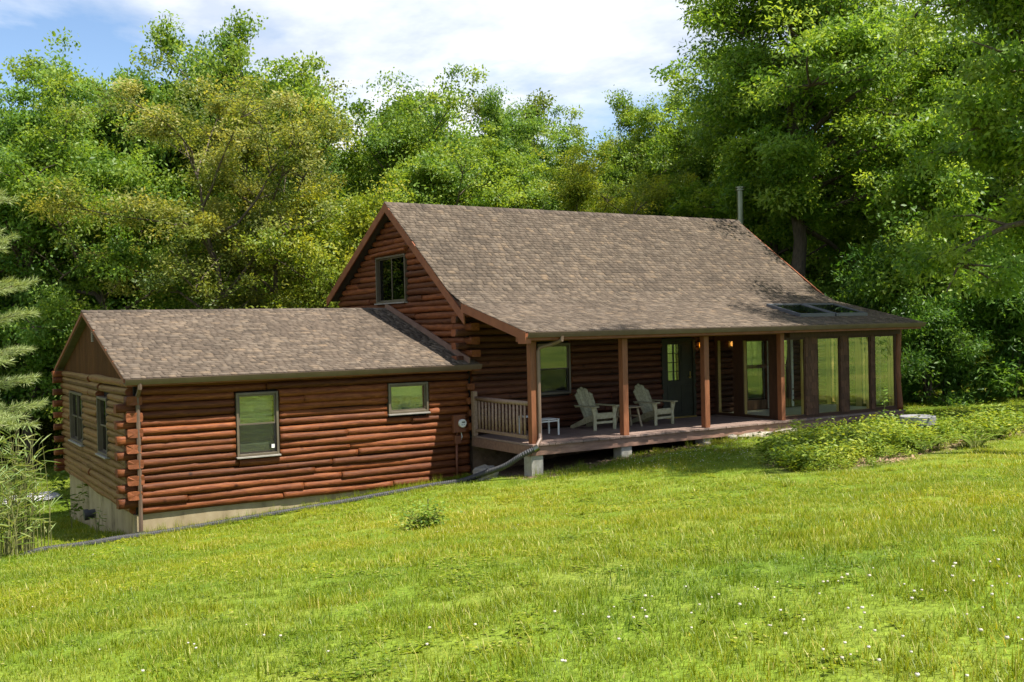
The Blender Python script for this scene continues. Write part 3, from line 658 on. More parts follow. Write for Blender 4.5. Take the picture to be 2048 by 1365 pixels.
# patio door inside the sunroom
d = empty('patio_door'); d.parent = house
fr = MB()
for a, b in ((16.10,16.20),(16.95,17.05),(17.8,17.9)): fr.box(a, b, -0.06, 0.05, 1.04, 3.02)
for a, b in ((16.20,16.95),(17.05,17.8)):
    fr.box(a, b, -0.05, 0.03, 1.04, 1.3); fr.box(a, b, -0.05, 0.03, 2.18, 2.28); fr.box(a, b, -0.05, 0.03, 2.94, 3.02)
fr.build('frame', M['brown_door'], d)
for a, b in ((16.20,16.95),(17.05,17.8)):
    for c0, c1 in ((1.3,2.18),(2.28,2.94)): MB().box(a, b, -0.012, -0.006, c0, c1).build('pane', M['glass'], d)
    MB().box(a+0.04, b-0.04, 0.1, 0.11, 2.3, 2.92).build('curtain', M['white'], d)
MB().box(16.02,16.095,-0.09,-0.06,1.05,3.1).box(16.96,17.04,-0.10,-0.065,1.05,3.1).box(17.905,17.98,-0.09,-0.06,1.05,3.1).build('trim', M['white'], d)
# wall lantern by the door
ln = empty('wall_lantern'); ln.parent = house
MB().box(14.42,14.50,-0.10,-0.075,2.80,3.02).tube([(14.46,-0.10,2.99),(14.46,-0.16,3.02),(14.46,-0.19,2.99)],0.008,6).build('bracket', M['brass'], ln)
MB().lathe((14.46,-0.19,2.80),[(0.012,0.0),(0.05,0.02),(0.058,0.025)],8).lathe((14.46,-0.19,2.80),[(0.068,0.16),(0.03,0.20),(0.006,0.215)],8).build('cap', M['brass'], ln)
MB().lathe((14.46,-0.19,2.80),[(0.03,0.026),(0.042,0.06),(0.045,0.12),(0.03,0.159)],12).build('glowing_globe', M['bulb'], ln, smooth=True)

# ---- roofs
CAMP = np.array(CP)
TABS = []          # (distance, verts 8x3, tone)
def roof_z(Y0, Z0, Y1, Z1): return lambda yy: Z0 + (Z1-Z0)*(yy-Y0)/(Y1-Y0)
def lay_shingles(Y0, Z0, Y1, Z1, x0, x1f, seed, holes=(), exp=0.125):
    rg = np.random.default_rng(seed)
    L = math.hypot(Y1-Y0, Z1-Z0); cyv, szv = (Y1-Y0)/L, (Z1-Z0)/L; nrm = np.array([0, -szv, cyv])
    j = 0
    while j*exp < L-0.02:
        v0 = j*exp; v1 = min(v0+exp+0.03, L); u = x0 - rg.uniform(0, .2); xe = x1f(v0/L)
        while u < xe:
            w = rg.choice([0.09,0.12,0.15,0.18,0.23]) * rg.uniform(.9,1.1); a, b = max(u, x0), min(u+w-0.004, xe); u += w
            if b-a < 0.03: continue
            ym = Y0 + cyv*(v0+exp/2)
            if any(a < h[1] and b > h[0] and h[2] < ym < h[3] for h in holes): continue
            thick = rg.choice([0.006, 0.014]) + rg.uniform(0, .003)
            tone = np.clip(rg.choice([0.08,0.28,0.45,0.62,0.86], p=[.17,.24,.24,.18,.17]) + rg.normal(0,.05) + 0.10*(vnoise1(np.array([u*0.9]), seed+j//2)[0]-.5), 0, 1)
            P_ = lambda uu, vv, h: np.array([uu, Y0+cyv*vv, Z0+szv*vv]) + nrm*h
            dv = rg.uniform(-.004,.004)
            V = [P_(a,v0+dv,.001), P_(b,v0+dv,.001), P_(b,v1,.001), P_(a,v1,.001), P_(a,v0+dv,thick+.004), P_(b,v0+dv,thick+.004), P_(b,v1,.004), P_(a,v1,.004)]
            c = np.mean(V, 0); TABS.append((np.linalg.norm(c-CAMP), np.array(V), tone*.66+.15))
        j += 1
TF = np.array([(0,1,5,4),(1,2,6,5),(3,0,4,7),(4,5,6,7)])
WR_F = (-0.3, 2.66, 4.11, 4.04)
SKY_H = [(16.06,17.28,-2.14,-1.03), (17.42,18.58,-2.14,-1.03)]
wing_roof = MB().prism_x([(-0.3,2.655),(4.11,4.035),(8.52,2.655),(8.52,2.55),(4.11,3.93),(-0.3,2.55)], -0.22, 7.43).build('roof', M['underlay'], house)
wr_len = 1
lay_shingles(-0.34, 2.648, 4.11, 4.04, -0.25, lambda t: 7.42 + (0.1 if t < 0.06 else 0), 21)
# main roof: steep part and shallow porch part
def slab(name, Y0, Z0, Y1, Z1, xl, xr0, xr1, th, mat, holes=()):
    """roof sheet from (Y0,Z0) up to (Y1,Z1) in cells round the skylight openings"""
    mb = MB(); zf = roof_z(Y0, Z0, Y1, Z1)
    ys = sorted({Y0, Y1, *[h[2] for h in holes], *[h[3] for h in holes]})
    for ya, yb in zip(ys[:-1], ys[1:]):
        xa = lambda yy: xr0 + (xr1-xr0)*(yy-Y0)/(Y1-Y0)
        cuts = [(xl, None)]
        segs = []; cur = xl
        for h in sorted([h for h in holes if h[2] <= (ya+yb)/2 <= h[3]]): segs.append((cur, h[0], False)); cur = h[1]
        segs.append((cur, None, True))
        for p, q, last in segs:
            qa, qb = (xa(ya), xa(yb)) if last else (q, q)
            mb.add([(p,ya,zf(ya)-th),(qa,ya,zf(ya)-th),(qb,yb,zf(yb)-th),(p,yb,zf(yb)-th),(p,ya,zf(ya)-.003),(qa,ya,zf(ya)-.003),(qb,yb,zf(yb)-.003),(p,yb,zf(yb)-.003)],
                   [(0,3,2,1),(4,5,6,7),(0,1,5,4),(1,2,6,5),(2,3,7,6),(3,0,4,7)])
    return mb.build(name, mat, house)
KY, KZ, EY, EZ, RY, RZ = 0.0, 4.12, -2.975, 3.37, 3.65, 6.77
XL = 7.11
main_roof = slab('roof', KY, KZ, RY, RZ, XL, 19.40, 19.55, 0.12, M['underlay'])
slab('roof', RY, RZ, 7.75, 4.47, XL, 19.55, 19.5, 0.12, M['underlay'])
porch_roof = slab('roof', EY, EZ, KY, KZ, XL, 19.82, 19.40, 0.10, M['sun_wall'], SKY_H)
lay_shingles(EY-0.03, EZ-0.008, -0.33, 4.12-.33*.2521, XL-0.03, lambda t: 19.85-0.40*t, 31, SKY_H)
lay_shingles(-0.36, 4.12-.36*.2521+.003, 0.32, 4.12+.32*.726, XL-0.03, lambda t: 19.45, 33)
lay_shingles(0.30, 4.12+.30*.726+.003, RY, RZ, XL-0.03, lambda t: 19.43+0.15*t, 32)
TABS.sort(key=lambda t: t[0])
for dist, V, tone in TABS[:300]:
    me = np_mesh('shingle', V, TF, M['shingle'], attr=[('tone','FACE','FLOAT',np.full(4, tone, np.float32))])
    link_mesh('shingle', me, wing_roof)
rest = TABS[300:]
V = np.vstack([t[1] for t in rest]); F = np.vstack([TF + 8*i for i in range(len(rest))])
me = np_mesh('roof_shingles', V, F, M['shingle'], attr=[('tone','FACE','FLOAT',np.repeat(np.array([t[2] for t in rest], np.float32), 4))])
kind(link_mesh('roof_shingles', me, house), 'stuff')
def ridge_caps(parent, x0, x1, Y, Z, sl, sr):
    x = x0; 
    while x < x1:
        e = min(x+0.17, x1); h = rnd.uniform(.012,.022)
        me_v = [(x,Y-.14,Z-.14*sl+h),(x,Y,Z+h+.012),(x,Y+.14,Z-.14*sr+h),(e+.03,Y-.14,Z-.14*sl+.008),(e+.03,Y,Z+.018),(e+.03,Y+.14,Z-.14*sr+.008),(x,Y-.14,Z-.14*sl-.004),(x,Y,Z+.002),(x,Y+.14,Z-.14*sr-.004)]
        me = np_mesh('ridge_cap', np.array(me_v), np.array([(0,3,4,1),(1,4,5,2),(6,0,1,7),(7,1,2,8)]), M['shingle'], attr=[('tone','FACE','FLOAT',np.full(4, rnd.choice([.15,.3,.45,.6]), np.float32))])
        link_mesh('ridge_cap', me, parent); x = e
ridge_caps(wing_roof, -0.25, 7.4, 4.11, 4.045, .313, .313)
ridge_caps(main_roof, 7.08, 19.58, RY, RZ+.005, .726, .56)
# rake boards and fascias
def rake(pts, x0, x1, depth, mat='rake', drop=0.0):
    top = [(y_, z_-0.006-drop) for y_, z_ in pts]; bot = [(y_, z_-depth-drop) for y_, z_ in reversed(pts)]
    return MB().prism_x(top+bot, x0, x1).build('rake_board', M[mat], house)
rake([(-0.3,2.66),(4.11,4.04),(8.52,2.66)], -0.25, -0.215, 0.085)
rake([(7.8,4.445),(RY,RZ)], XL-0.035, XL+0.0, 0.24)
rake([(RY,RZ),(-0.42,3.80)], XL-0.036, XL-0.001, 0.24)
rake([(-0.30,4.045),(EY-0.01,EZ)], XL-0.034, XL+0.004, 0.20)
MB().box(XL-0.04, XL+0.10, -2.99, -2.70, 3.12, 3.36).build('rake_return', M['rake'], house, bevel=0.006)
rake([(KY,KZ),(RY,RZ),(7.75,4.47)], 19.56, 19.6, 0.2)
MB().box(7.385, 7.405, 0.02, 0.05, 2.6, 2.7).build('flashing_end', M['flashing'], house)
# wing-to-gable flashing, soffit, fascias
fl = MB(); fl.prism_x([(-0.32,2.67),(4.11,4.06),(4.11,4.20),(-0.32,2.80)], 7.24, 7.275); fl.build('flashing', M['flashing'], house)
MB().box(-0.2, 7.45, -0.30, -0.28, 2.50, 2.64).build('fascia', M['rake'], house)
MB().box(-0.2, 7.4, -0.28, 0.02, 2.545, 2.56).build('soffit', M['sun_wall'], house)
MB().box(XL+0.1, 19.8, -2.965, -2.945, 3.19, 3.355).build('fascia', M['rake'], house)
def gutter(x0, x1, y, z, mat='gutter'):
    mb = MB(); prof = [(0.0,-0.115),(-0.075,-0.115),(-0.105,-0.06),(-0.125,-0.01),(-0.125,0.0),(-0.112,0.0),(-0.112,-0.008),(-0.095,-0.055),(-0.068,-0.103),(0.0,-0.103)]
    return mb.prism_x([(y+a, z+b) for a, b in prof], x0, x1).build('gutter', M[mat], house)
gutter(-0.24, 7.53, -0.302, 2.645)
gutter(XL-0.02, 19.86, -2.968, 3.362)
# downspouts
MB().tube([(0.03,-0.36,2.55),(0.03,-0.36,2.46),(0.03,-0.15,2.30),(0.03,-0.14,2.2),(0.03,-0.14,-0.34)], 0.042, 6).build('downspout', M['gutter'], house)
MB().tube([(0.03,-0.14,-0.30),(0.03,-0.16,-0.46)], 0.075, 10).build('downspout_boot', M['pipe'], house)
MB().tube([(7.95,-3.03,3.26),(7.95,-3.03,3.18),(7.86,-2.80,3.10),(7.66,-2.62,3.03),(7.63,-2.60,2.95),(7.63,-2.60,1.22),(7.60,-2.66,1.10),(7.38,-2.80,0.93)], 0.042, 8).build('downspout', M['spout'], house, smooth=False)

# ---- porch
deck = MB().box(7.44, 19.45, -2.50, -0.02, 0.80, 0.955).build('porch_deck', M['deck_trim'], house)
x = 7.40; i = 0
while x < 19.46:
    e = min(x+0.139, 19.5)
    MB().box(x, e, -2.66 + rnd.uniform(-.012,.01), -0.09, 0.962 + rnd.uniform(-.003,.003), 1.0).build('plank', M['deck'], deck)
    x = e+0.006
MB().box(7.42, 19.50, -2.605, -2.56, 0.755, 0.957).build('rim_board', M['deck_trim'], deck, bevel=0.004)
MB().box(7.395, 7.425, -2.56, -0.1, 0.755, 0.957).build('rim_board', M['deck_trim'], deck, bevel=0.004)
MB().box(19.47, 19.5, -2.56, -0.1, 0.755, 0.957).build('rim_board', M['deck_trim'], deck)
for px in (7.58, 9.97, 12.40, 15.10, 17.3, 19.36):
    g = gz(px, -2.45)
    MB().box(px-0.15, px+0.15, -2.56, -2.26, g-0.25, 0.752).build('pier', M['concrete'], house, bevel=0.015)
for px in (7.53, 9.97, 12.40):
    MB().box(px-0.075, px+0.075, -2.57, -2.42, 1.001, 3.16).build('porch_post', M['post'], house, bevel=0.008)
MB().box(7.2, 14.87, -2.58, -2.41, 3.16, 3.40).build('porch_beam', M['rake'], house)
rl = empty('railing'); rl.parent = house
MB().box(7.37, 7.48, -0.26, -0.15, 1.0, 2.02).build('newel', M['rail'], rl, bevel=0.008)
MB().tube([(7.45,-0.26,1.86),(7.46,-1.3,1.845),(7.47,-2.42,1.85)], [0.05,0.053,0.05], 12).build('top_rail', M['rail'], rl, smooth=True)
MB().box(7.41, 7.49, -2.42, -0.26, 1.10, 1.17).build('bottom_rail', M['rail'], rl, bevel=0.005)
for i in range(14):
    yy = -0.38 - i*0.148
    MB().tube([(7.45,yy,1.17),(7.45,yy,1.45),(7.455,yy,1.81)], [0.024,0.027,0.024], 8).build('baluster', M['rail'], rl, smooth=True)

# ---- sunroom
FP = [(15.03,15.82,1.07,3.02),(16.29,17.13,1.07,3.02),(17.47,18.32,1.07,3.02),(18.51,19.35,1.09,3.03)]
SP = [(-0.80,-0.16,1.05,3.01),(-2.06,-1.12,1.05,3.01)]
RPN = [(-1.15,-0.25,1.09,3.01),(-2.25,-1.35,1.09,3.01)]
sunroom = wall_cells('f', -2.46, 0.06, 14.98, 19.46, 1.0, 3.30, FP).build('sunroom_wall', M['sun_wall'], house)
wall_cells('s', 14.98, 0.08, -2.40, -0.08, 1.0, 3.38, SP).build('sunroom_wall', M['sun_wall'], house)
wall_cells('s', 19.34, 0.12, -2.40, -0.08, 1.0, 3.38, RPN).build('sunroom_wall', M['sun_wall'], house)
MB().box(15.06, 19.34, -2.40, -0.1, 1.001, 1.03).build('sunroom_floor', M['sun_floor'], house)
for xa in (14.98, 19.34): MB().prism_x([(-2.34,3.382),(-0.08,3.382),(-0.08,3.98),(-2.34,3.415)], xa, xa+0.12).build('sunroom_wall', M['sun_wall'], house)
lin = MB()      # pale pine lining inside
for a, b in ((15.835,16.285),(17.135,17.465),(18.325,18.505)):
    if b > a: lin.box(a, b, -2.398, -2.382, 1.035, 3.38)
lin.box(15.07, 19.33, -2.398, -2.382, 3.03, 3.38)
for a, b in ((-2.32,-2.255),(-1.345,-1.155),(-0.245,-0.1)): lin.box(19.322, 19.338, a, b, 1.035, 3.38)
lin.box(19.322, 19.338, -2.32, -0.1, 3.02, 3.38)
for a, b in ((-1.115,-0.805),(-2.32,-2.065)): lin.box(15.062, 15.078, a, b, 1.035, 3.38)
lin.build('pine_lining', M['pine_jamb'], house)
slab('pine_ceiling', -2.33, roof_z(EY, EZ, KY, KZ)(-2.33)-.103, -0.1, roof_z(EY, EZ, KY, KZ)(-0.1)-.103, 15.24, 19.32, 19.32, 0.02, M['pine_jamb'], SKY_H)
def sun_window(ori, pl, o, inward=1):
    w = empty('sunroom_window'); w.parent = house
    u0, u1, z0, z1 = o; q = 0.018
    jb = MB()
    ubox(jb, ori, pl, u0, u0+q, -0.12, -0.03, z0, z1); ubox(jb, ori, pl, u1-q, u1, -0.12, -0.03, z0, z1)
    ubox(jb, ori, pl, u0+q, u1-q, -0.12, -0.03, z1-q, z1); ubox(jb, ori, pl, u0+q, u1-q, -0.12, -0.03, z0, z0+q)
    jb.build('jamb', M['pine_jamb'], w)
    fr = MB(); r = 0.02
    ubox(fr, ori, pl, u0, u0+r, -0.029, 0.012, z0, z1); ubox(fr, ori, pl, u1-r, u1, -0.029, 0.012, z0, z1)
    ubox(fr, ori, pl, u0+r, u1-r, -0.029, 0.012, z1-r, z1); ubox(fr, ori, pl, u0+r, u1-r, -0.029, 0.012, z0, z0+r)
    fr.build('frame', M['sun_wall'], w)
    g = MB(); ubox(g, ori, pl, u0+r*0.5, u1-r*0.5, -0.02, -0.015, z0+r*0.5, z1-r*0.5); g.build('pane', M['glass_sun'], w)
for o in FP: sun_window('f', -2.46, o)
for o in SP: sun_window('s', 14.98, o)
for o in RPN: sun_window('s', 19.34, o)
# shakes between the panes
for (a, b) in ((15.84,16.27),(17.15,17.45),(18.34,18.49)):
    zz = 1.07
    while zz < 3.0:
        u = a - rnd.uniform(0,.08)
        while u < b:
            w = rnd.uniform(.09,.17); p, q = max(u,a), min(u+w-.006,b); u += w
            if q-p < .025: continue
            lift = rnd.uniform(.0,.006)
            mb = MB().add([(p,-2.463,zz),(q,-2.463,zz),(q,-2.463,zz+.2),(p,-2.463,zz+.2),(p,-2.485-lift,zz+rnd.uniform(-.008,.008)),(q,-2.485-lift,zz+rnd.uniform(-.008,.008)),(q,-2.467,zz+.2),(p,-2.467,zz+.2)],
                          [(0,4,5,1),(1,5,6,2),(3,7,4,0),(4,7,6,5)])
            mb.build('shake', M['shake'], sunroom)
        zz += 0.165
MB().box(14.88, 15.015, -2.55, -2.41, 1.0, 3.4).build('corner_post', M['post'], house, bevel=0.008)
rg = np.random.default_rng(5); zs = np.linspace(1.0, 3.32, 24)
MB().tube([(19.50+0.025*math.sin(z_*2.2), -2.44+0.015*math.cos(z_*3), z_) for z_ in zs], [0.088+0.012*vnoise1(np.array([z_*2.0]),9)[0]+(0.02 if abs(z_-2.55)<.06 or abs(z_-1.9)<.05 else 0) for z_ in zs], 12).build('log_post', M['log_post'], house, smooth=True)
MB().box(15.2, 19.45, -2.56, -2.47, 3.06, 3.38).build('header', M['sun_wall'], house)
# skylights
zf = roof_z(EY, EZ, KY, KZ)
for h in SKY_H:
    sk = empty('skylight'); sk.parent = house
    mb = MB(); x0, x1, y0, y1 = h; nz = Vector((0,-0.2445,0.9697))
    def rim(xa, xb, ya, yb, lo, hi):
        mb.add([(xa,ya,zf(ya)+lo),(xb,ya,zf(ya)+lo),(xb,yb,zf(yb)+lo),(xa,yb,zf(yb)+lo),(xa,ya,zf(ya)+hi),(xb,ya,zf(ya)+hi),(xb,yb,zf(yb)+hi),(xa,yb,zf(yb)+hi)],
               [(0,3,2,1),(4,5,6,7),(0,1,5,4),(1,2,6,5),(2,3,7,6),(3,0,4,7)])
    rim(x0-.04,x0+.03,y0-.04,y1+.04,-.1,.085); rim(x1-.03,x1+.04,y0-.04,y1+.04,-.1,.086); rim(x0+.03,x1-.03,y0-.04,y0+.03,-.1,.084); rim(x0+.03,x1-.03,y1-.03,y1+.04,-.1,.088)
    mb.build('frame', M['sky_frame'], sk, bevel=0.006)
    g = MB(); mb = g; rim(x0+.031,x1-.031,y0+.031,y1-.031,.066,.07); g.build('pane', M['glass_sky'], sk)
# electric meter on the wing wall
mt = empty('electric_meter'); mt.parent = house
MB().box(6.88, 7.19, -0.20, -0.085, 1.10, 1.50).build('meter_box', M['meter_box'], mt, bevel=0.012)
MB().box(6.92, 7.08, -0.18, -0.085, 0.84, 1.03).build('junction_box', M['meter_box'], mt, bevel=0.01)
MB().tube([(7.0,-0.13,1.11),(7.0,-0.13,1.02)],0.02,8).tube([(6.98,-0.13,0.85),(6.97,-0.13,-0.05)],0.03,10).build('conduit', M['meter_box'], mt, smooth=True)
MB().add([(7.09+r*math.cos(a), -0.201-dy, 1.31+r*math.sin(a)) for r, dy in ((0.095,0.0),(0.095,0.05),(0.08,0.065)) for a in np.linspace(0,2*np.pi,24,endpoint=False)],
         [(r*24+i, r*24+(i+1)%24, (r+1)*24+(i+1)%24, (r+1)*24+i) for r in (0,1) for i in range(24)] + [tuple(48+i for i in range(24))]).build('dial', M['white'], mt)
MB().box(7.055, 7.135, -0.2672, -0.2662, 1.325, 1.35).box(7.05,7.065,-0.2672,-0.2662,1.27,1.29).box(7.10,7.14,-0.2672,-0.2662,1.28,1.287).build('dial_marks', M['dark'], mt)
MB().tube([(7.10,-0.13,1.10),(7.12,-0.14,1.0),(7.09,-0.13,0.90)],0.01,6).build('cable', M['white'], mt)
# stove flue
fl = MB().tube([(20.45,4.4,0.6),(20.45,4.4,7.86)],0.11,18).tube([(20.45,4.4,6.9),(20.45,4.4,6.93)],0.135,18).build('stove_flue', M['steel'], house, smooth=False)
MB().tube([(20.45,4.4,7.88),(20.45,4.4,7.92)],0.165,18).tube([(20.45,4.4,7.96),(20.45,4.4,8.0)],0.165,18).tube([(20.45,4.4,7.86),(20.45,4.4,7.97)],0.10,12).build('flue_cap', M['steel'], fl)

# ------------------------------------------------------------------ things on the porch
def make_chair(loc, rz):
    t = empty('adirondack_chair', loc, rz); m = M['chair']
    for s in (-1, 1):
        MB().box(s*0.305-0.045, s*0.305+0.045, -0.03, 0.0, 0, 0.545).build('leg', m, t, bevel=0.004)
        x = s*0.245
        MB().add([(x-.014,-.0,.26),(x-.014,-.0,.385),(x-.014,.46,.25),(x-.014,.95,.055),(x-.014,.97,0.0),(x-.014,.84,0.0),(x-.014,.40,.13),
                  (x+.014,-.0,.26),(x+.014,-.0,.385),(x+.014,.46,.25),(x+.014,.95,.055),(x+.014,.97,0.0),(x+.014,.84,0.0),(x+.014,.40,.13)],
                 [(0,1,2,3,4,5,6),(13,12,11,10,9,8,7)]+[(i,i+7,(i+1)%7+7,(i+1)%7) for i in range(7)]).build('leg', m, t)
        MB().add([(s*.25,-.12,.547),(s*.40,-.12,.547),(s*.42,.05,.547),(s*.40,.40,.547),(s*.36,.68,.547),(s*.29,.68,.547),(s*.25,.40,.547)]+
                 [(s*.25,-.12,.572),(s*.40,-.12,.572),(s*.42,.05,.572),(s*.40,.40,.572),(s*.36,.68,.572),(s*.29,.68,.572),(s*.25,.40,.572)],
                 [(6,5,4,3,2,1,0),(7,8,9,10,11,12,13)]+[(i,(i+1)%7,(i+1)%7+7,i+7) for i in range(7)]).build('armrest', m, t)
        MB().add([(s*.35,-.029,.35),(s*.35,-.029,.545),(s*.41,-.029,.545),(s*.35,-.005,.35),(s*.35,-.005,.545),(s*.41,-.005,.545)],
                 [(0,1,2),(5,4,3),(0,3,4,1),(1,4,5,2),(2,5,3,0)]).build('arm_bracket', m, t)
    MB().box(-0.258, 0.258, -0.025, -0.002, 0.265, 0.385).build('apron', m, t, bevel=0.003)
    MB().box(-0.258, 0.258, -0.022, -0.004, 0.15, 0.205).build('stretcher', m, t, bevel=0.003)
    for i in range(6):
        y0 = 0.005+i*0.078; z0 = 0.388-0.135*(y0/0.46)
        MB().bar((-0.262,y0+.034,z0-.005),(0.262,y0+.034,z0-.005),0.066,0.02,(0,0.28,1)).build('seat_slat', m, t, bevel=0.003)
    for i, off in enumerate((-2,-1,0,1,2)):
        top = (0.98,0.955,0.86)[abs(off)]; b0 = Vector((off*0.092, 0.44, 0.24)); b1 = Vector((off*0.112, 0.44+0.40*(top-0.24)/0.74, top))
        d_ = (b1-b0).normalized(); sd = Vector((1,0,0)); nn = d_.cross(sd).normalized()*0.011; w0, w1 = 0.041, 0.052
        lean = 0.03*off
        pts = [b0-sd*w0, b0+sd*w0, b1+sd*w1-d_*0.05, b1+sd*w1*0.55-d_*max(0.0,lean), b1-sd*w1*0.55+d_*min(0.0,lean), b1-sd*w1-d_*0.05]
        MB().add([p-nn for p in pts]+[p+nn for p in pts], [tuple(range(5,-1,-1)), tuple(range(6,12))]+[(k_,(k_+1)%6,(k_+1)%6+6,k_+6) for k_ in range(6)]).build('back_slat', m, t)
    MB().box(-0.36,0.36,0.60,0.64,0.52,0.546).build('back_rail', m, t)
    return t
tag(make_chair((10.37,-1.22,1.0), math.radians(4)), 'weathered cream adirondack chair under the porch window, nearer the railing', 'chair', 'adirondack chairs on the porch')
tag(make_chair((12.15,-1.27,1.0), math.radians(8)), 'weathered cream adirondack chair beside the dark porch door', 'chair', 'adirondack chairs on the porch')
t = empty('side_table', (11.22,-1.05,1.0), 0.05)
for i in range(4): MB().box(-0.30,0.30,-0.24+i*0.121,-0.24+i*0.121+0.115,0.47,0.495).build('top_slat', M['table_wood'], t, bevel=0.004)
for sx in (-1,1):
    for sy in (-1,1): MB().bar((sx*.17,sy*.14,.47),(sx*.26,sy*.19,0.0),.045,.03,(0,1,0)).build('leg', M['table_wood'], t)
    MB().box(sx*.20-.015,sx*.20+.015,-.16,.16,.24,.275).build('stretcher', M['table_wood'], t)
MB().box(-.2,.2,-.02,.02,.445,.469).build('apron', M['table_wood'], t)
tag(t, 'greyed wooden side table with splayed legs between the two adirondack chairs', 'table')
t = empty('white_table', (8.68,-1.22,1.0), 0.06)
MB().box(-0.27,0.27,-0.2,0.2,0.355,0.37).build('top', M['white'], t, bevel=0.003)
for sx in (-1,1):
    for sy in (-1,1): MB().box(sx*.25-.015,sx*.25+.015,sy*.18-.015,sy*.18+.015,0,.354).build('leg', M['white'], t)
for sy in (-1,1): MB().box(-.235,.235,sy*.18-.008,sy*.18+.008,.31,.335).build('rail', M['white'], t)
tag(t, 'low white table with thin square legs behind the porch downspout', 'table')
t = empty('white_stool', (8.62,-0.62,1.0), 0.0)
MB().box(-0.2,0.2,-0.14,0.14,0.385,0.41).build('top', M['white'], t, bevel=0.003)
for sx in (-1,1):
    for sy in (-1,1): MB().box(sx*.18-.014,sx*.18+.014,sy*.12-.014,sy*.12+.014,0,.384).build('leg', M['white'], t)
tag(t, 'small white stool standing behind the low white table on the porch', 'stool')

# ------------------------------------------------------------------ drain pipe
def pipe(path, r, name):
    P_ = [Vector(p) for p in path]; pts = []
    for i in range(len(P_)-1):      # Catmull-Rom
        p0, p1, p2, p3 = P_[max(i-1,0)], P_[i], P_[i+1], P_[min(i+2,len(P_)-1)]
        for k in range(max(2, int((p2-p1).length/0.011))):
            t_ = k/max(2, int((p2-p1).length/0.011))
            pts.append(0.5*((2*p1)+(p2-p0)*t_+(2*p0-5*p1+4*p2-p3)*t_**2+(3*p1-p0-3*p2+p3)*t_**3))
    rad = [r*(1.0 if (k//2) % 2 else 0.87) for k in range(len(pts))]
    return MB().tube(pts, rad, 10).build(name, M['pipe'], None)
gp = lambda x, y, h=0.045: (x, y, gz(x,y)+h)
pp = pipe([(7.40,-2.80,0.935),(7.17,-2.62,0.80),(6.95,-2.25,0.55),gp(6.75,-1.75,0.17),gp(6.45,-1.25),gp(5.9,-0.95),gp(5,-0.75),gp(4,-0.62),gp(3,-0.52),gp(2,-0.42),gp(1,-0.38),gp(0.2,-0.42),gp(-0.4,-0.55,.06),gp(-1.1,-0.75),gp(-1.8,-0.8),gp(-2.2,-1.0,-.02)], 0.062, 'drain_pipe')
tag(pp, 'long black corrugated drain pipe from the porch downspout along the wing', 'pipe')
MB().tube([(7.44,-2.83,0.96),(7.36,-2.78,0.905)], 0.07, 12).build('coupling', M['steel'], pp)

# birdbath
bx_, by_ = 14.5, -6.74
t = empty('birdbath', (bx_, by_, gz(bx_,by_))); t.scale = (1,1,1.25)
MB().lathe((0,0,0),[(0.0,0.0),(0.17,0.0),(0.16,0.05),(0.10,0.08),(0.085,0.2),(0.12,0.24)],20).build('pedestal', M['bath'], t, smooth=True)
MB().lathe((0,0,0),[(0.0,0.235),(0.2,0.245),(0.33,0.27),(0.355,0.275),(0.365,0.405),(0.345,0.415),(0.31,0.39),(0.2,0.36),(0.0,0.35)],28).build('bowl', M['bath'], t, smooth=False)
tag(t, 'round grey concrete birdbath among the plants near the sunroom corner', 'birdbath')

# stones at the deck edge
def stone(x, y, sx, sy, sz, label):
    me = bpy.data.meshes.new('stone'); rg = np.random.default_rng(int(abs(x*1000)))
    u, v = np.meshgrid(np.linspace(0,2*np.pi,14,endpoint=False), np.linspace(-1,1,8)); c = np.sqrt(np.maximum(0,1-v**2))**0.6
    X = np.stack([np.cos(u)*c, np.sin(u)*c, np.sign(v)*np.abs(v)**1.0], -1)*(1+0.18*rg.uniform(-1,1,u.shape))[...,None]*np.array([sx,sy,sz])/2
    idx_ = np.arange(112).reshape(8,14); f = [(idx_[i,j],idx_[i,(j+1)%14],idx_[i+1,(j+1)%14],idx_[i+1,j]) for i in range(7) for j in range(14)]
    me.from_pydata(X.reshape(-1,3).tolist(), [], [tuple(map(int,q)) for q in f]+[tuple(map(int,idx_[0][::-1])), tuple(map(int,idx_[7]))]); me.materials.append(M['stone']); me.update()
    o = link_mesh('stone', me); o.location = (x, y, gz(x,y)+sz*0.28); o.rotation_euler = (0,0,rg.uniform(-.4,.4)); tag(o, label, 'stone', 'stones along the deck edge')
stone(13.0,-2.75,.26,.22,.2,'small round grey stone just beyond the porch pier under the third post')
stone(13.75,-2.8,1.1,.4,.16,'long flat grey stone lying along the deck edge')
stone(14.75,-2.85,.7,.35,.14,'flat grey stone below the sunroom corner post')
stone(12.05,-2.9,.2,.16,.12,'tiny grey stone left of the pier under the third post')
stone(7.1,-1.2,.55,.4,.35,'brown earth-stained stone under the railing beside the wing wall')
stone(6.95,-1.55,.5,.4,.3,'lumpy brown stone behind the black pipe beside the porch pier')

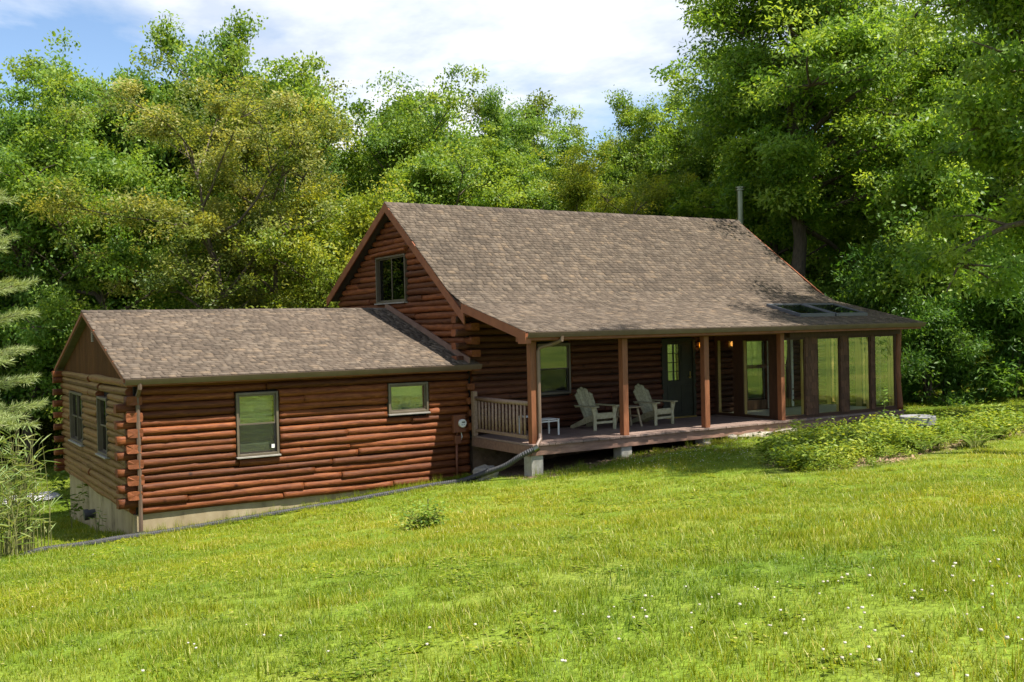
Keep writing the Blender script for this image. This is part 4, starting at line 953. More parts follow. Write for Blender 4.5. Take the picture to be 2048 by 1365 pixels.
# ------------------------------------------------------------------ vegetation builders
def leaves(P_, D, Nn, l, w, fold=0.12, six=False):
    """leaf blades at points P_, axis D, normal Nn (all (n,3)); length l and width w arrays"""
    n = len(P_); l = np.broadcast_to(l, n)[:,None]; w = np.broadcast_to(w, n)[:,None]
    D = D/np.maximum(np.linalg.norm(D, axis=1, keepdims=True),1e-6)
    Sd = np.cross(D, Nn); Sd /= np.maximum(np.linalg.norm(Sd, axis=1, keepdims=True),1e-6); U = np.cross(Sd, D)
    if not six:
        V = np.stack([P_, P_+D*l*.45+Sd*w*.5+U*w*fold, P_+D*l, P_+D*l*.45-Sd*w*.5+U*w*fold], 1).reshape(-1,3)
        b = np.arange(n)[:,None]*4; F = np.concatenate([b+[0,1,2], b+[0,2,3]], 1).reshape(-1,3)
    else:
        V = np.stack([P_, P_+D*l*.3+Sd*w*.42+U*w*fold, P_+D*l*.68+Sd*w*.45+U*w*fold*.5-U*l*.04, P_+D*l-U*l*.12, P_+D*l*.68-Sd*w*.45+U*w*fold*.5-U*l*.04, P_+D*l*.3-Sd*w*.42+U*w*fold], 1).reshape(-1,3)
        b = np.arange(n)[:,None]*6; F = np.concatenate([b+[0,1,2], b+[0,2,3], b+[0,3,4], b+[0,4,5]], 1).reshape(-1,3)
    return V, F

LAST_TONE = None
def grow(seed, H, R, base=0.3, nlimb=18, nleaf=36000, leaf=(0.15,0.09), rc=0.62, lean=(0,0), r0=0.17, stems=1, top=1.0, spread=0.55, six=False, droop=0.15, flat=0.65, shape=0.75, forks=4, minz=0.0):
    """skeleton and foliage of one broadleaf tree: returns trunk (MB) and leaf arrays"""
    rg = np.random.default_rng(seed); mb = MB(); tips = []
    for s in range(stems):
        ang = rg.uniform(0, 6.28); off = 0.0 if stems == 1 else 0.35*H*spread
        tx, ty = lean[0]+off*math.cos(ang+s*6.28/stems), lean[1]+off*math.sin(ang+s*6.28/stems)
        n = 9; tr = []
        for i in range(n):
            t_ = i/(n-1); w = rg.normal(0,.10*H/12,2)*(t_ > 0)
            tr.append(Vector((tx*t_**1.3+w[0], ty*t_**1.3+w[1], H*0.84*t_)))
        rs = r0/(stems**0.5); mb.tube(tr, [rs*(1-.92*i/(n-1))*(1.35 if i == 0 else 1) for i in range(n)], 8)
        def at_(t_):
            f_ = min(t_*(n-1), n-1.001); i = int(f_); return tr[i].lerp(tr[i+1], f_-i)
        tips.append((tr[-1], .45)); tips.append((tr[-2], .45))
        for k in range(nlimb//stems):
            t_ = base + (0.97-base)*(k+rg.random())/(nlimb//stems); p = at_(t_); az = k*2.4 + rg.uniform(-.5,.5) + s
            tt = (t_-base)/(1-base); prof = 0.30+0.72*math.sin(math.pi*(0.14+0.74*tt**shape))
            Lb = R*prof*rg.choice([.5,.75,.95,1.1,1.3])*rg.uniform(.9,1.1); el = math.radians(rg.uniform(5,38)+45*tt**1.5)
            d_ = Vector((math.cos(az)*math.cos(el), math.sin(az)*math.cos(el), math.sin(el)))
            q = [p]; 
            for i in range(5):
                d_ = (d_ + Vector(rg.normal(0,.19,3)) + Vector((0,0,.05-droop*i/5))).normalized(); q.append(q[-1]+d_*Lb/5)
            rb = rs*0.52*(1-0.6*t_)*(0.6+0.5*prof)
            mb.tube(q, [rb*(1-.85*i/5) for i in range(6)], 6, cap=False)
            for f_ in (1.0, .86, .72, .58, .42): 
                i = min(4, int(f_*5)); tips.append((q[i].lerp(q[i+1], f_*5-i) + Vector(rg.normal(0,.22,3)), .5+.5*f_))
            for j in range(forks):
                b = q[2+j%4 if j%4 < 3 else 4]; sd = Vector(rg.normal(0,1,3)); sd.z = abs(sd.z)*.5 - .1; sd = (sd.normalized()+d_*.5).normalized()
                ee = b + sd*Lb*rg.uniform(.2,.42); mb.tube([b, b.lerp(ee,.5)+Vector(rg.normal(0,.06,3)), ee], [rb*.4, rb*.25, rb*.1], 4, cap=False)
                tips.append((ee, 0.75)); tips.append((b.lerp(ee,.55), .55)); tips.append((ee + Vector(rg.normal(0,.35,3)), .6))
    C = np.array([t_[0][:] for t_ in tips]); W = np.array([t_[1] for t_ in tips])*rg.choice([.1,.5,1,1.8],len(tips))*rg.uniform(.7,1.3,len(tips))
    cnt = rg.multinomial(nleaf, W/W.sum()); ci = np.repeat(np.arange(len(C)), cnt)
    rcv = (rc*rg.uniform(.6,1.35,len(C)))[ci][:,None]
    g = rg.normal(0,1,(nleaf,3)); g /= np.linalg.norm(g,axis=1,keepdims=True); rad = rg.random((nleaf,1))**0.55*1.25
    P_ = C[ci] + g*rad*rcv*np.array([1,1,flat]); k_ = P_[:,2] > minz; P_ = P_[k_]; n = len(P_); g = g[k_]
    tone = np.clip(rg.normal(.5,.22,len(C))[ci][k_] + rg.normal(0,.12,n), 0, 1)
    D = rg.normal(0,1,(n,3)) + g*.6; D[:,2] -= 0.35
    Nc = rg.normal(0,.55,(len(C),3)) + C*np.array([.16,.16,0]); Nc[:,2] += 0.75
    Nn = Nc[ci][k_] + rg.normal(0,.42,(n,3))
    V, F = leaves(P_, D, Nn, leaf[0]*rg.uniform(.5,1.5,n), leaf[1]*rg.uniform(.6,1.35,n), six=six)
    global LAST_TONE; LAST_TONE = np.repeat(tone, len(F)//n).astype(np.float32)
    return mb, V, F

def plant_tree(mb, V, F, mats=('bark','leaf')):
    tm = bpy.data.meshes.new('trunk'); tm.from_pydata(mb.v, [], mb.f); tm.materials.append(M[mats[0]]); tm.polygons.foreach_set('use_smooth',[True]*len(mb.f)); tm.update()
    return tm, np_mesh('crown', V, F, M[mats[1]], attr=[('tone','FACE','FLOAT',LAST_TONE)] if LAST_TONE is not None and len(LAST_TONE) == len(F) else None)
def put_tree(name, meshes, loc, rz, sc, tint, label, cat='tree', group='trees around the house'):
    t = empty(name, loc, rz); t.scale = sc if hasattr(sc,'__len__') else (sc,sc,sc)
    link_mesh('trunk', meshes[0], t); c = link_mesh('crown', meshes[1], t); c.color = (*tint,1)
    tag(t, label, cat, group); return t

def scatter(name, pts, rot, scl, pick, tint, protos):
    """one object that draws copies of small prototype plants on points"""
    me = bpy.data.meshes.new(name); me.vertices.add(len(pts)); me.vertices.foreach_set('co', np.asarray(pts,np.float32).ravel())
    for nm, ty, arr, key in (('rot','FLOAT_VECTOR',rot,'vector'),('scl','FLOAT_VECTOR',np.repeat(np.asarray(scl)[:,None],3,1) if np.ndim(scl) == 1 else scl,'vector'),('pick','INT',pick,'value'),('tint','FLOAT',tint,'value')):
        a = me.attributes.new(nm, ty, 'POINT'); a.data.foreach_set(key, np.asarray(arr, np.int32 if ty == 'INT' else np.float32).ravel())
    o = link_mesh(name, me)
    pc = bpy.data.collections.new(name+'_prototypes')
    for p in protos: pc.objects.link(p)
    ng = bpy.data.node_groups.new(name+'_nodes','GeometryNodeTree'); ng.is_modifier = True
    ng.interface.new_socket('Geometry', in_out='INPUT', socket_type='NodeSocketGeometry'); ng.interface.new_socket('Geometry', in_out='OUTPUT', socket_type='NodeSocketGeometry')
    nn, ll = ng.nodes, ng.links
    gi_, go = nn.new('NodeGroupInput'), nn.new('NodeGroupOutput')
    ci = nn.new('GeometryNodeCollectionInfo'); ci.inputs['Collection'].default_value = pc; ci.inputs['Separate Children'].default_value = True; ci.inputs['Reset Children'].default_value = True
    ip = nn.new('GeometryNodeInstanceOnPoints'); ip.inputs['Pick Instance'].default_value = True
    def na(nm, dt):
        a = nn.new('GeometryNodeInputNamedAttribute'); a.data_type = dt; a.inputs['Name'].default_value = nm; return a.outputs['Attribute']
    e2r = nn.new('FunctionNodeEulerToRotation')
    ll.new(gi_.outputs[0], ip.inputs['Points']); ll.new(ci.outputs[0], ip.inputs['Instance'])
    ll.new(na('pick','INT'), ip.inputs['Instance Index']); ll.new(na('rot','FLOAT_VECTOR'), e2r.inputs[0]); ll.new(e2r.outputs[0], ip.inputs['Rotation']); ll.new(na('scl','FLOAT_VECTOR'), ip.inputs['Scale'])
    ll.new(ip.outputs[0], go.inputs[0])
    md = o.modifiers.new('scatter','NODES'); md.node_group = ng
    kind(o, 'stuff'); return o
def proto(name, me): return bpy.data.objects.new(name, me)

# ------------------------------------------------------------------ trees
def base(x, y): return (x, y, gz(x,y)-0.05)
A = plant_tree(*grow(1, 14, 4.4, base=.14, nlimb=34, nleaf=76000, rc=.52, leaf=(.14,.085), forks=7, flat=.55, shape=.9))
B = plant_tree(*grow(2, 13.5, 4.0, base=.10, nlimb=36, nleaf=72000, rc=.5, leaf=(.145,.09), shape=1.1, forks=7, flat=.55))
Cc = plant_tree(*grow(3, 13, 3.9, base=.22, nlimb=36, nleaf=84000, rc=.46, leaf=(.11,.06), stems=3, spread=.42, r0=.28, flat=.6, forks=6, shape=1.0))
Dd = plant_tree(*grow(4, 8, 3.2, base=.12, nlimb=28, nleaf=60000, rc=.45, leaf=(.115,.065), stems=2, spread=.4, r0=.14, flat=.65, forks=6))
Ee = plant_tree(*grow(5, 15, 3.5, base=.18, nlimb=32, nleaf=58000, rc=.48, leaf=(.14,.085), shape=.95, r0=.18, forks=7, flat=.55))
lean_tree = plant_tree(*grow(6, 13, 3.8, base=.36, nlimb=28, nleaf=54000, rc=.48, leaf=(.135,.08), lean=(-4.2,1.0), r0=.2, forks=7, flat=.55))
oak = plant_tree(*grow(7, 17.5, 5.4, base=.40, nlimb=42, nleaf=150000, rc=.62, leaf=(.165,.075), r0=.33, droop=.26, flat=.45, forks=8, shape=.8))
front = plant_tree(*grow(8, 15, 3.9, base=.30, nlimb=34, nleaf=80000, rc=.55, leaf=(.15,.07), r0=.26, droop=.24, flat=.45, forks=6, shape=.8))
tall = plant_tree(*grow(18, 17, 2.3, base=.72, nlimb=16, nleaf=16000, rc=.6, leaf=(.16,.09), r0=.16, forks=5))
SHR = plant_tree(*grow(9, 3.4, 1.7, base=.08, nlimb=20, nleaf=26000, rc=.36, leaf=(.10,.055), stems=3, spread=.4, r0=.06, flat=.75))
DSH = plant_tree(*grow(10, 3.0, 1.6, base=.05, nlimb=20, nleaf=20000, rc=.36, leaf=(.15,.05), stems=3, spread=.4, r0=.06, flat=.75))
BRIGHT, OLIVE, YEL, DEEP, COOL = (1.20,1.18,1.1), (1.42,1.05,1.5), (1.65,1.28,1.0), (1.28,1.30,1.2), (1.08,1.18,1.5)
T = [
 ('leaning_tree', lean_tree, (4.6,17.8), 0.1, 14.2, 1.0, BRIGHT, 'tall light green tree with a trunk leaning left, above the wing gable'),
 ('broadleaf_tree', A, (0.6,20.5), 1.0, 15.6, 1.0, COOL, 'light green tree at the far left behind the pine branches'),
 ('broadleaf_tree', B, (-2.6,21.5), 3.4, 15.0, 1.0, BRIGHT, 'light green tree cut by the left edge of the picture'),
 ('broadleaf_tree', A, (3.6,24.5), 5.1, 17.2, 1.05, BRIGHT, 'light green tree rising behind the leaning trunk'),
 ('broadleaf_tree', Ee, (7.6,22.5), 2.0, 18.2, .95, BRIGHT, 'tallest thin-topped tree at upper left reaching the top of the picture'),
 ('broadleaf_tree', B, (10.2,21), .4, 16.6, 1.0, BRIGHT, 'light green tree showing just behind the olive multi-stemmed tree'),
 ('broadleaf_tree', A, (12.0,22.5), 2.4, 15.0, .95, COOL, 'pale green tree between the olive tree and the tallest ridge tree'),
 ('broadleaf_tree', B, (17.6,23.0), .9, 15.2, 1.0, COOL, 'pale green crown filling the gap right of the tallest ridge tree'),
 ('broadleaf_tree', A, (24.0,24.0), 2.9, 14.6, 1.0, BRIGHT, 'soft green crown far behind the slim pointed tree'),
 ('broadleaf_tree', A, (9.4,25.0), 4.4, 16.8, 1.05, BRIGHT, 'broad light green crown right beside the tallest thin-topped tree'),
 ('broadleaf_tree', B, (5.4,23.6), 1.9, 16.4, 1.0, COOL, 'broad green crown left beside the tallest thin-topped tree'),
 ('broadleaf_tree', B, (17.9,19.8), 5.7, 13.0, 1.0, BRIGHT, 'lower green crown in the dip between the two highest ridge trees'),
 ('broadleaf_tree', A, (23.9,20.8), .2, 13.0, 1.0, COOL, 'lower green crown in the dip right of the slim pointed tree'),
 ('broadleaf_tree', B, (28.3,15.7), 3.3, 12.6, 1.0, BRIGHT, 'green crown just left of the oak above the stove flue'),
 ('multi_stem_tree', Cc, (6.9,13.9), .8, 14.0, 1.15, OLIVE, 'olive brown multi-stemmed tree with dark forked trunks behind the wing roof'),
 ('multi_stem_tree', Dd, (9.2,12.0), 2.2, 9.8, 1.05, YEL, 'yellow green bushy tree touching the peak of the main gable'),
 ('broadleaf_tree', A, (15.2,19.0), 3.0, 15.4, 1.0, BRIGHT, 'tall rounded green tree standing highest behind the main roof ridge'),
 ('broadleaf_tree', B, (14.2,14.0), 1.2, 11.2, 1.0, BRIGHT, 'bright green tree directly behind the left half of the main ridge'),
 ('broadleaf_tree', Ee, (21.0,20.3), .3, 14.6, .8, COOL, 'slim pointed tree against the blue sky behind the middle of the ridge'),
 ('broadleaf_tree', B, (18.4,16.6), 4.2, 11.6, 1.0, BRIGHT, 'medium green tree filling the low skyline behind the ridge centre'),
 ('multi_stem_tree', Cc, (21.4,13.0), 2.6, 10.3, .95, YEL, 'yellow green multi-stemmed tree behind the right half of the ridge'),
 ('broadleaf_tree', A, (25.4,19.0), 1.7, 12.6, .95, BRIGHT, 'light green tree under the blue sky patch left of the stove flue'),
 ('broadleaf_tree', Ee, (28.6,18.6), 5.0, 14.6, .9, BRIGHT, 'light green tree top beside the tall dark oak'),
 ('oak_tree', oak, (25.1,6.2), .5, 18.5, 1.14, DEEP, 'large dark green oak with a thick trunk right of the stove flue'),
 ('oak_tree', front, (20.3,-7.0), 1.3, 15.5, 1.0, DEEP, 'dark green tree overhanging from beyond the right edge'),
 ('broadleaf_tree', tall, (13.6,-10.9), 1.0, 18.0, 1.0, BRIGHT, 'tall high-crowned tree beyond the right edge that shades the lawn by the porch'),
 ('broadleaf_tree', B, (33,8), 2.1, 16.5, 1.15, DEEP, 'dense green tree at the right side behind the oak'),
 ('broadleaf_tree', A, (30.5,3.0), .9, 15.0, 1.05, DEEP, 'dark green tree right of the sunroom behind the evergreen shrubs'),
 ('broadleaf_tree', A, (29.5,11.5), 3.9, 16.0, 1.1, DEEP, 'dense green tree just behind the oak trunk'),
 ('broadleaf_tree', B, (31.5,-2.2), 5.6, 15.5, 1.1, DEEP, 'dark green tree nearest the right edge behind the bed'),
]
for nm, ms, (x, y), rz, H_, wd, tint, lab in T:
    k_ = H_/max(v.co.z for v in ms[1].vertices); put_tree(nm, ms, base(x,y), rz, (wd*k_**.5, wd*k_**.5, k_), tint, lab)
for i, (x, y, s, sz, tint, lab) in enumerate([
    (1.9,12.6,1.05,1.1,OLIVE,'pale olive shrub just behind the left end of the wing ridge'),
    (4.3,11.4,1.15,1.25,(1.35,1.0,1.15),'cream olive shrub behind the middle of the wing ridge'),
    (6.6,10.6,1.1,1.3,(1.3,.98,1.1),'cream olive shrub behind the wing ridge below the multi-stemmed tree'),
    (8.3,10.0,1.0,1.15,OLIVE,'olive shrub beside the back eave of the main gable')]):
    put_tree('flowering_shrub', SHR, base(x,y), i*1.7, (s,s,sz), tint, lab, 'shrub', 'shrubs behind the wing')
for i, (x, y, s, sz, lab) in enumerate([
    (22.4,-1.3,.95,.9,'dark evergreen shrub nearest the sunroom corner'),
    (24.6,-2.7,1.3,1.15,'broad dark evergreen shrub right of the thin trunks'),
    (26.9,-4.4,1.4,1.2,'dark evergreen shrub at the right edge behind the bed'),
    (24.6,2.0,1.2,1.35,'dark evergreen shrub set back in shade beyond the sunroom')]):
    put_tree('evergreen_shrub', DSH, base(x,y), i*1.3, (s,s,sz), (.62,.80,.85), lab, 'shrub', 'evergreen shrubs right of the house')
slim = plant_tree(*grow(12, 9, 1.6, base=.38, nlimb=14, nleaf=11000, rc=.5, leaf=(.16,.09), r0=.085))
for (x, y, rz, lab) in ((23.6,-.35,0,'slim dark trunk tree close beside the sunroom, left of a pair'), (24.0,-.75,2,'slim dark trunk tree close beside the sunroom, right of a pair')):
    put_tree('slim_tree', slim, base(x,y), rz, 1.0, DEEP, lab, 'tree', 'slim trunks by the sunroom')

# far woods: one mass of trees behind those that can be told apart
wood = []
for i, ms in enumerate((A, B, Ee)):
    v0 = np.array([v.co[:] for v in ms[0].vertices]); me0 = ms[0].copy(); 
    bmv, bmf = [tuple(v.co) for v in ms[0].vertices], [tuple(p.vertices) for p in ms[0].polygons]
    nv = len(ms[1].vertices); cv = np.empty(nv*3, np.float32); ms[1].vertices.foreach_get('co', cv); cv = cv.reshape(-1,3)
    nf = len(ms[1].polygons); cf_ = np.empty(nf*3, np.int32); ms[1].loops.foreach_get('vertex_index', cf_); cf_ = cf_.reshape(-1,3)
    q = np.array([f for f in bmf if len(f) == 4]); tri = np.vstack([q[:,[0,1,2]], q[:,[0,2,3]]])
    wood.append(proto('wood_tree_%s' % 'abc'[i], np_mesh('wood_tree', np.vstack([np.array(bmv), cv]), np.vstack([tri, cf_+len(bmv)]), [M['bark'], M['leaf_wood']], midx=np.r_[np.zeros(len(tri)), np.ones(nf)])))
rg = np.random.default_rng(77); wp = []
while len(wp) < 170:
    x, y = rg.uniform(-30,80), rg.uniform(24,75)
    d = (x+4.2)*.5287+(y+20.6)*.8487; lat = (x+4.2)*.8485-(y+20.6)*.5288
    if y < 26+0.0*x or abs(lat) > d*.72: continue
    if all((x-a)**2+(y-b)**2 > 7 for a, b, *_ in wp): wp.append((x, y))
for x, y in ((34,-2),(37,4),(40,-6),(36,12),(32,13),(42,9),(-5,26),(-2.5,24),(-8,24),(-12,27)): wp.append((x,y))
wp = np.array(wp); wz = ground_z(wp[:,0], wp[:,1])-.1; n = len(wp)
hs = rg.uniform(.82,1.15,n)
scatter('far_woods', np.c_[wp, wz], np.c_[np.zeros((n,2)), rg.uniform(0,6.28,n)], hs, rg.integers(0,3,n), rg.random(n), wood)['label'] = 'green woodland mass behind the separate trees'
# undergrowth along the wood's edge
ug = proto('undergrowth_bush', np_mesh('undergrowth', *grow(13, 2.2, 1.3, base=.05, nlimb=12, nleaf=5000, rc=.5, leaf=(.17,.10), stems=2, spread=.4, r0=.03)[1:], M['leaf_wood']))
up = []
for _ in range(900):
    x, y = rg.uniform(-26,60), rg.uniform(9,60)
    if y < 23 and -7 < x < 3.2 - 0: continue
    if y < 11.5 and x < 21: continue
    up.append((x,y))
for _ in range(120): up.append((rg.uniform(23.5,44), rg.uniform(0.8,12)))
for _ in range(60): up.append((rg.uniform(29,44), rg.uniform(-7,2)))
up = np.array(up); n = len(up)
scatter('undergrowth', np.c_[up, ground_z(up[:,0],up[:,1])-.1], np.c_[np.zeros((n,2)), rg.uniform(0,6.28,n)], rg.uniform(.5,1.15,n), np.zeros(n,int), rg.random(n), [ug])['label'] = 'leafy undergrowth along the edge of the woods'

# white pine at the left edge
def pine(seed, H, r0):
    rg = np.random.default_rng(seed); mb = MB(); mb.tube([(0,0,0),(.05,.03,H*.5),(0,0,H)], [r0,r0*.6,.015], 8); PP, DD = [], []
    z = 2.1
    while z < H-.3:
        nb = 5; ph = rg.uniform(0,6.28)
        for k in range(nb):
            az = ph+k*6.28/nb+rg.uniform(-.25,.25); Lb = (1.6*(1-z/H)**.6+.3)*rg.uniform(.8,1.15); d_ = np.array([math.cos(az),math.sin(az),.22]); p = np.array([0,0,z]); q = [p.copy()]
            for i in range(8): p = p + d_/np.linalg.norm(d_)*Lb/8; d_[2] += rg.uniform(-.09,.05); q.append(p.copy())
            mb.tube([tuple(a) for a in q], [.022*(1-.85*i/8)+.003 for i in range(9)], 5, cap=False)
            tw = []
            for i in range(2,9):
                for s in (-1,1):
                    if i == 8 and s == 1: dd = d_/np.linalg.norm(d_)
                    else: dd = np.array([math.cos(az+s*.85),math.sin(az+s*.85),.12+rg.uniform(-.1,.2)])
                    ln = Lb*.30*(1.15-abs(i-5)/9)*rg.uniform(.7,1.1); e = q[i]+dd*ln
                    mb.tube([tuple(q[i]), tuple(e)], [.008,.003], 4, cap=False)
                    m_ = 13; tt = np.linspace(.1,1.0,m_)[:,None]; tw.append((q[i]+dd*ln*tt, np.repeat(dd[None],m_,0)))
            for a, b in tw:
                m_ = len(a)*13; pos = np.repeat(a,13,0)+rg.normal(0,.008,(m_,3)); dr = np.repeat(b,13,0)*1.0+rg.normal(0,.62,(m_,3)); PP.append(pos); DD.append(dr)
        z += rg.uniform(.34,.55)
    PP, DD = np.vstack(PP), np.vstack(DD); DD[:,2] += .12; n = len(PP)
    V, F = leaves(PP, DD, rg.normal(0,1,(n,3)), rg.uniform(.085,.135,n), rg.uniform(.005,.0075,n), fold=0)
    return mb, V, F
mb, V, F = pine(4, 8.5, .11); ms = plant_tree(mb, V, F, ('bark','needle'))
put_tree('pine_tree', ms, base(-4.08,-4.6), .9, 1.0, (1,1,1), 'young pale green pine whose long-needled branches enter at the left edge', 'tree', 'trees around the house')

# reeds, weeds and bed plants
def blade_clump(seed, n, h, spread, w, lean_=.35, seg=5):
    rg = np.random.default_rng(seed); Vs, Fs = [], []; o = 0
    for i in range(n):
        b = rg.normal(0,spread,2); hh = h*rg.uniform(.6,1.1); az = rg.uniform(0,6.28); ln = lean_*rg.uniform(.2,1.2)*hh; sd = np.array([-math.sin(az),math.cos(az),0])
        t_ = np.linspace(0,1,seg+1); P_ = np.stack([b[0]+math.cos(az)*ln*t_**2, b[1]+math.sin(az)*ln*t_**2, hh*t_*(1-.18*ln*t_)],-1); wd = (w*rg.uniform(.6,1.2)*(1-t_**2.2)+.0006)[:,None]
        V = np.empty((2*(seg+1),3)); V[0::2] = P_-sd*wd/2; V[1::2] = P_+sd*wd/2; Vs.append(V)
        k = np.arange(seg)[:,None]*2; q = np.concatenate([k,k+1,k+3,k+2],1); Fs.append(np.vstack([q[:,[0,1,2]],q[:,[0,2,3]]])+o); o += len(V)
    return np.vstack(Vs), np.vstack(Fs)
def reed(seed, n, h, spread):
    rg = np.random.default_rng(seed); mb = MB(); PP, DD = [], []
    for i in range(n):
        b = rg.normal(0,spread,2); hh = h*rg.uniform(.55,1.08); tl = rg.normal(0,.10,2)*hh
        pts = [(b[0]+tl[0]*t_**2, b[1]+tl[1]*t_**2, hh*t_) for t_ in np.linspace(0,1,5)]; mb.tube(pts, [.009,.008,.007,.005,.002], 5, cap=False)
        for t_ in np.linspace(.3,1,7):
            az = rg.uniform(0,6.28); PP.append((b[0]+tl[0]*t_**2, b[1]+tl[1]*t_**2, hh*t_)); DD.append((math.cos(az),math.sin(az),rg.uniform(-.1,1.1)))
    PP, DD = np.array(PP), np.array(DD); n_ = len(PP); U = rg.normal(0,.2,(n_,3)); U[:,2] += 1
    V, F = leaves(PP, DD, U, rg.uniform(.22,.42,n_), rg.uniform(.018,.032,n_), six=True); return mb, V, F
def stemmed(name, mb, V, F, loc, rz, label, cat, group=None, stem='stem', leafm='plant_leaf'):
    t = empty(name, loc, rz); link_mesh('stem', plant_tree(mb, V, F, (stem, leafm))[0], t); link_mesh('foliage', np_mesh('foliage', V, F, M[leafm]), t); tag(t, label, cat, group); return t
stemmed('reed_clump', *reed(3, 70, 2.25, .25), base(-2.15,-.15), 0, 'tall pale green reed clump at the left edge of the lawn', 'reeds', 'tall reeds by the wing', 'stem', 'reed_leaf')
stemmed('reed_clump', *reed(4, 44, 1.6, .22), base(-2.55,-1.0), 0, 'shorter reed clump in front of the tall reeds at the left edge', 'reeds', 'tall reeds by the wing', 'stem', 'reed_leaf')
def sapling(seed, h, nl, L_=.16, spread=.16, arch=.15, stems=3, lw=.07, start=.25):
    rg = np.random.default_rng(seed); mb = MB(); PP, DD = [], []
    for s in range(stems):
        az = rg.uniform(0,6.28); b = rg.normal(0,spread*.06,2); e = np.array([math.cos(az),math.sin(az)])*arch*h; hh = h*rg.uniform(.65,1)
        f = lambda t_: (b[0]+e[0]*t_**1.6, b[1]+e[1]*t_**1.6, hh*t_)
        mb.tube([f(t_) for t_ in np.linspace(0,1,6)], [.008*(1-.7*t_) for t_ in np.linspace(0,1,6)], 5, cap=False)
        for t_ in rg.uniform(start,1,nl//stems):
            a = rg.uniform(0,6.28); PP.append(np.array(f(t_))+rg.normal(0,spread*.18,3)); DD.append((math.cos(a),math.sin(a),rg.uniform(-.3,.6)))
    PP, DD = np.array(PP), np.array(DD); n_ = len(PP); U = rg.normal(0,.35,(n_,3)); U[:,2] += 1
    V, F = leaves(PP, DD, U, L_*rg.uniform(.6,1.2,n_), lw*rg.uniform(.6,1.2,n_), six=True); return mb, V, F
stemmed('sapling', *sapling(1, 1.55, 110, .20, .35, .22, 3, .075, .35), base(-.35,5.6), 0, 'leafy dark sapling growing against the side wall of the wing', 'sapling', None)
stemmed('weed', *sapling(2, .75, 26, .20, .2, .15, 3, .03), base(-.25,2.9), 0, 'narrow-leaved weed against the cream foundation of the wing side', 'weed', None)
stemmed('lawn_shrub', *sapling(5, .34, 800, .075, .55, .9, 18, .04, .05), base(2.55,-7.19), 0, 'small scrubby shrub standing alone in the middle of the lawn', 'shrub', None)
MB().tube([(2.6,-7.2,gz(2.6,-7.2)),(2.61,-7.2,gz(2.6,-7.2)+.42)], [.012,.006], 6).build('dead_stem', M['bark'], None)
tag(bpy.data.objects['dead_stem'], 'bare brown stick rising from the small lawn shrub', 'stick')
for i, (x, y, h, lab) in enumerate([(11.9,-5.8,.8,'tall leafy stem in the bed before the second sunroom pane, left one'), (12.0,-6.1,.8,'tall leafy stem in the bed below the shake panel'),
     (14.0,-6.2,1.25,'tallest arching pale stem in the bed near the birdbath'), (13.2,-6.0,.7,'leafy stem in the bed in front of the third sunroom pane'), (12.2,-6.9,.6,'short leafy stem in the middle of the bed')]):
    stemmed('tall_weed', *sapling(20+i, h, 60, .12, .22, .14, 3, .05, .2), base(x,y), i, lab, 'weed', 'tall stems in the bed')
def fern(seed):
    rg = np.random.default_rng(seed); mb = MB(); PP, DD, LL = [], [], []
    for k in range(13):
        az = k*6.28/13+rg.uniform(-.2,.2); L_ = rg.uniform(.5,.75)
        f = lambda t_: np.array([math.cos(az)*L_*t_*.75, math.sin(az)*L_*t_*.75, L_*(1.05*t_-.62*t_**2.2)])
        mb.tube([tuple(f(t_)) for t_ in np.linspace(0,1,6)], [.005*(1-.8*t_) for t_ in np.linspace(0,1,6)], 4, cap=False)
        for t_ in np.linspace(.15,.98,22):
            for s in (-1,1): PP.append(f(t_)); DD.append((math.cos(az+s*1.25),math.sin(az+s*1.25),.1)); LL.append(.13*math.sin(math.pi*(.15+.8*t_))+.015)
    V, F = leaves(np.array(PP), np.array(DD), np.tile([0,0,1.0],(len(PP),1)), np.array(LL), np.array(LL)*.24, six=False); return mb, V, F
for i, (x, y, lab) in enumerate([(10.9,-7.6,'bright fern in the middle front of the bed'), (13.7,-8.6,'bright yellow green fern at the right end of the bed'), (15.2,-8.0,'upright fern at the right edge beyond the birdbath'), (12.9,-8.1,'low fern in front of the birdbath')]):
    stemmed('fern', *fern(30+i), base(x,y), i, lab, 'fern', 'ferns in the bed')

# bed ground cover
rg = np.random.default_rng(5)
bedp = [proto('bed_plant_%s' % 'abcd'[i], np_mesh('bed_plant', *sapling(40+i, (.34,.5,.28,.62)[i], 130, (.085,.10,.07,.09)[i], .4, .5, 9, (.05,.045,.045,.035)[i], .1)[1:], M['bed_leaf'])) for i in range(4)]
bp_ = np.c_[rg.uniform(9,20,5200), rg.uniform(-9.3,-4.4,5200)]; bb = in_bed(bp_[:,0], bp_[:,1])
bare = np.clip((-bp_[:,1]-8.0+.10*(bp_[:,0]-12)+.5*(vnoise2(bp_[:,0]*1.3,bp_[:,1]*1.3,3)-.5))*2.5,0,1)*(bp_[:,0] > 10.9)
bp_ = bp_[rg.random(len(bp_)) < bb*(1-.93*bare)*.24]; n = len(bp_)
scatter('bed_foliage', np.c_[bp_, ground_z(bp_[:,0],bp_[:,1])-.03], np.c_[rg.normal(0,.15,(n,2)), rg.uniform(0,6.28,n)], rg.uniform(.5,1.1,n)*(1-.35*(bp_[:,1] < -8)), rg.integers(0,4,n), rg.random(n), bedp)['label'] = 'low mixed green plants filling the bed'
lp = np.c_[rg.uniform(9.2,20,26000), rg.uniform(-9.3,-4.4,26000)]; keep = rg.random(26000) < in_bed(lp[:,0],lp[:,1])*np.where((lp[:,0] > 10.8)&(lp[:,1] < -7.4),.30,.04)
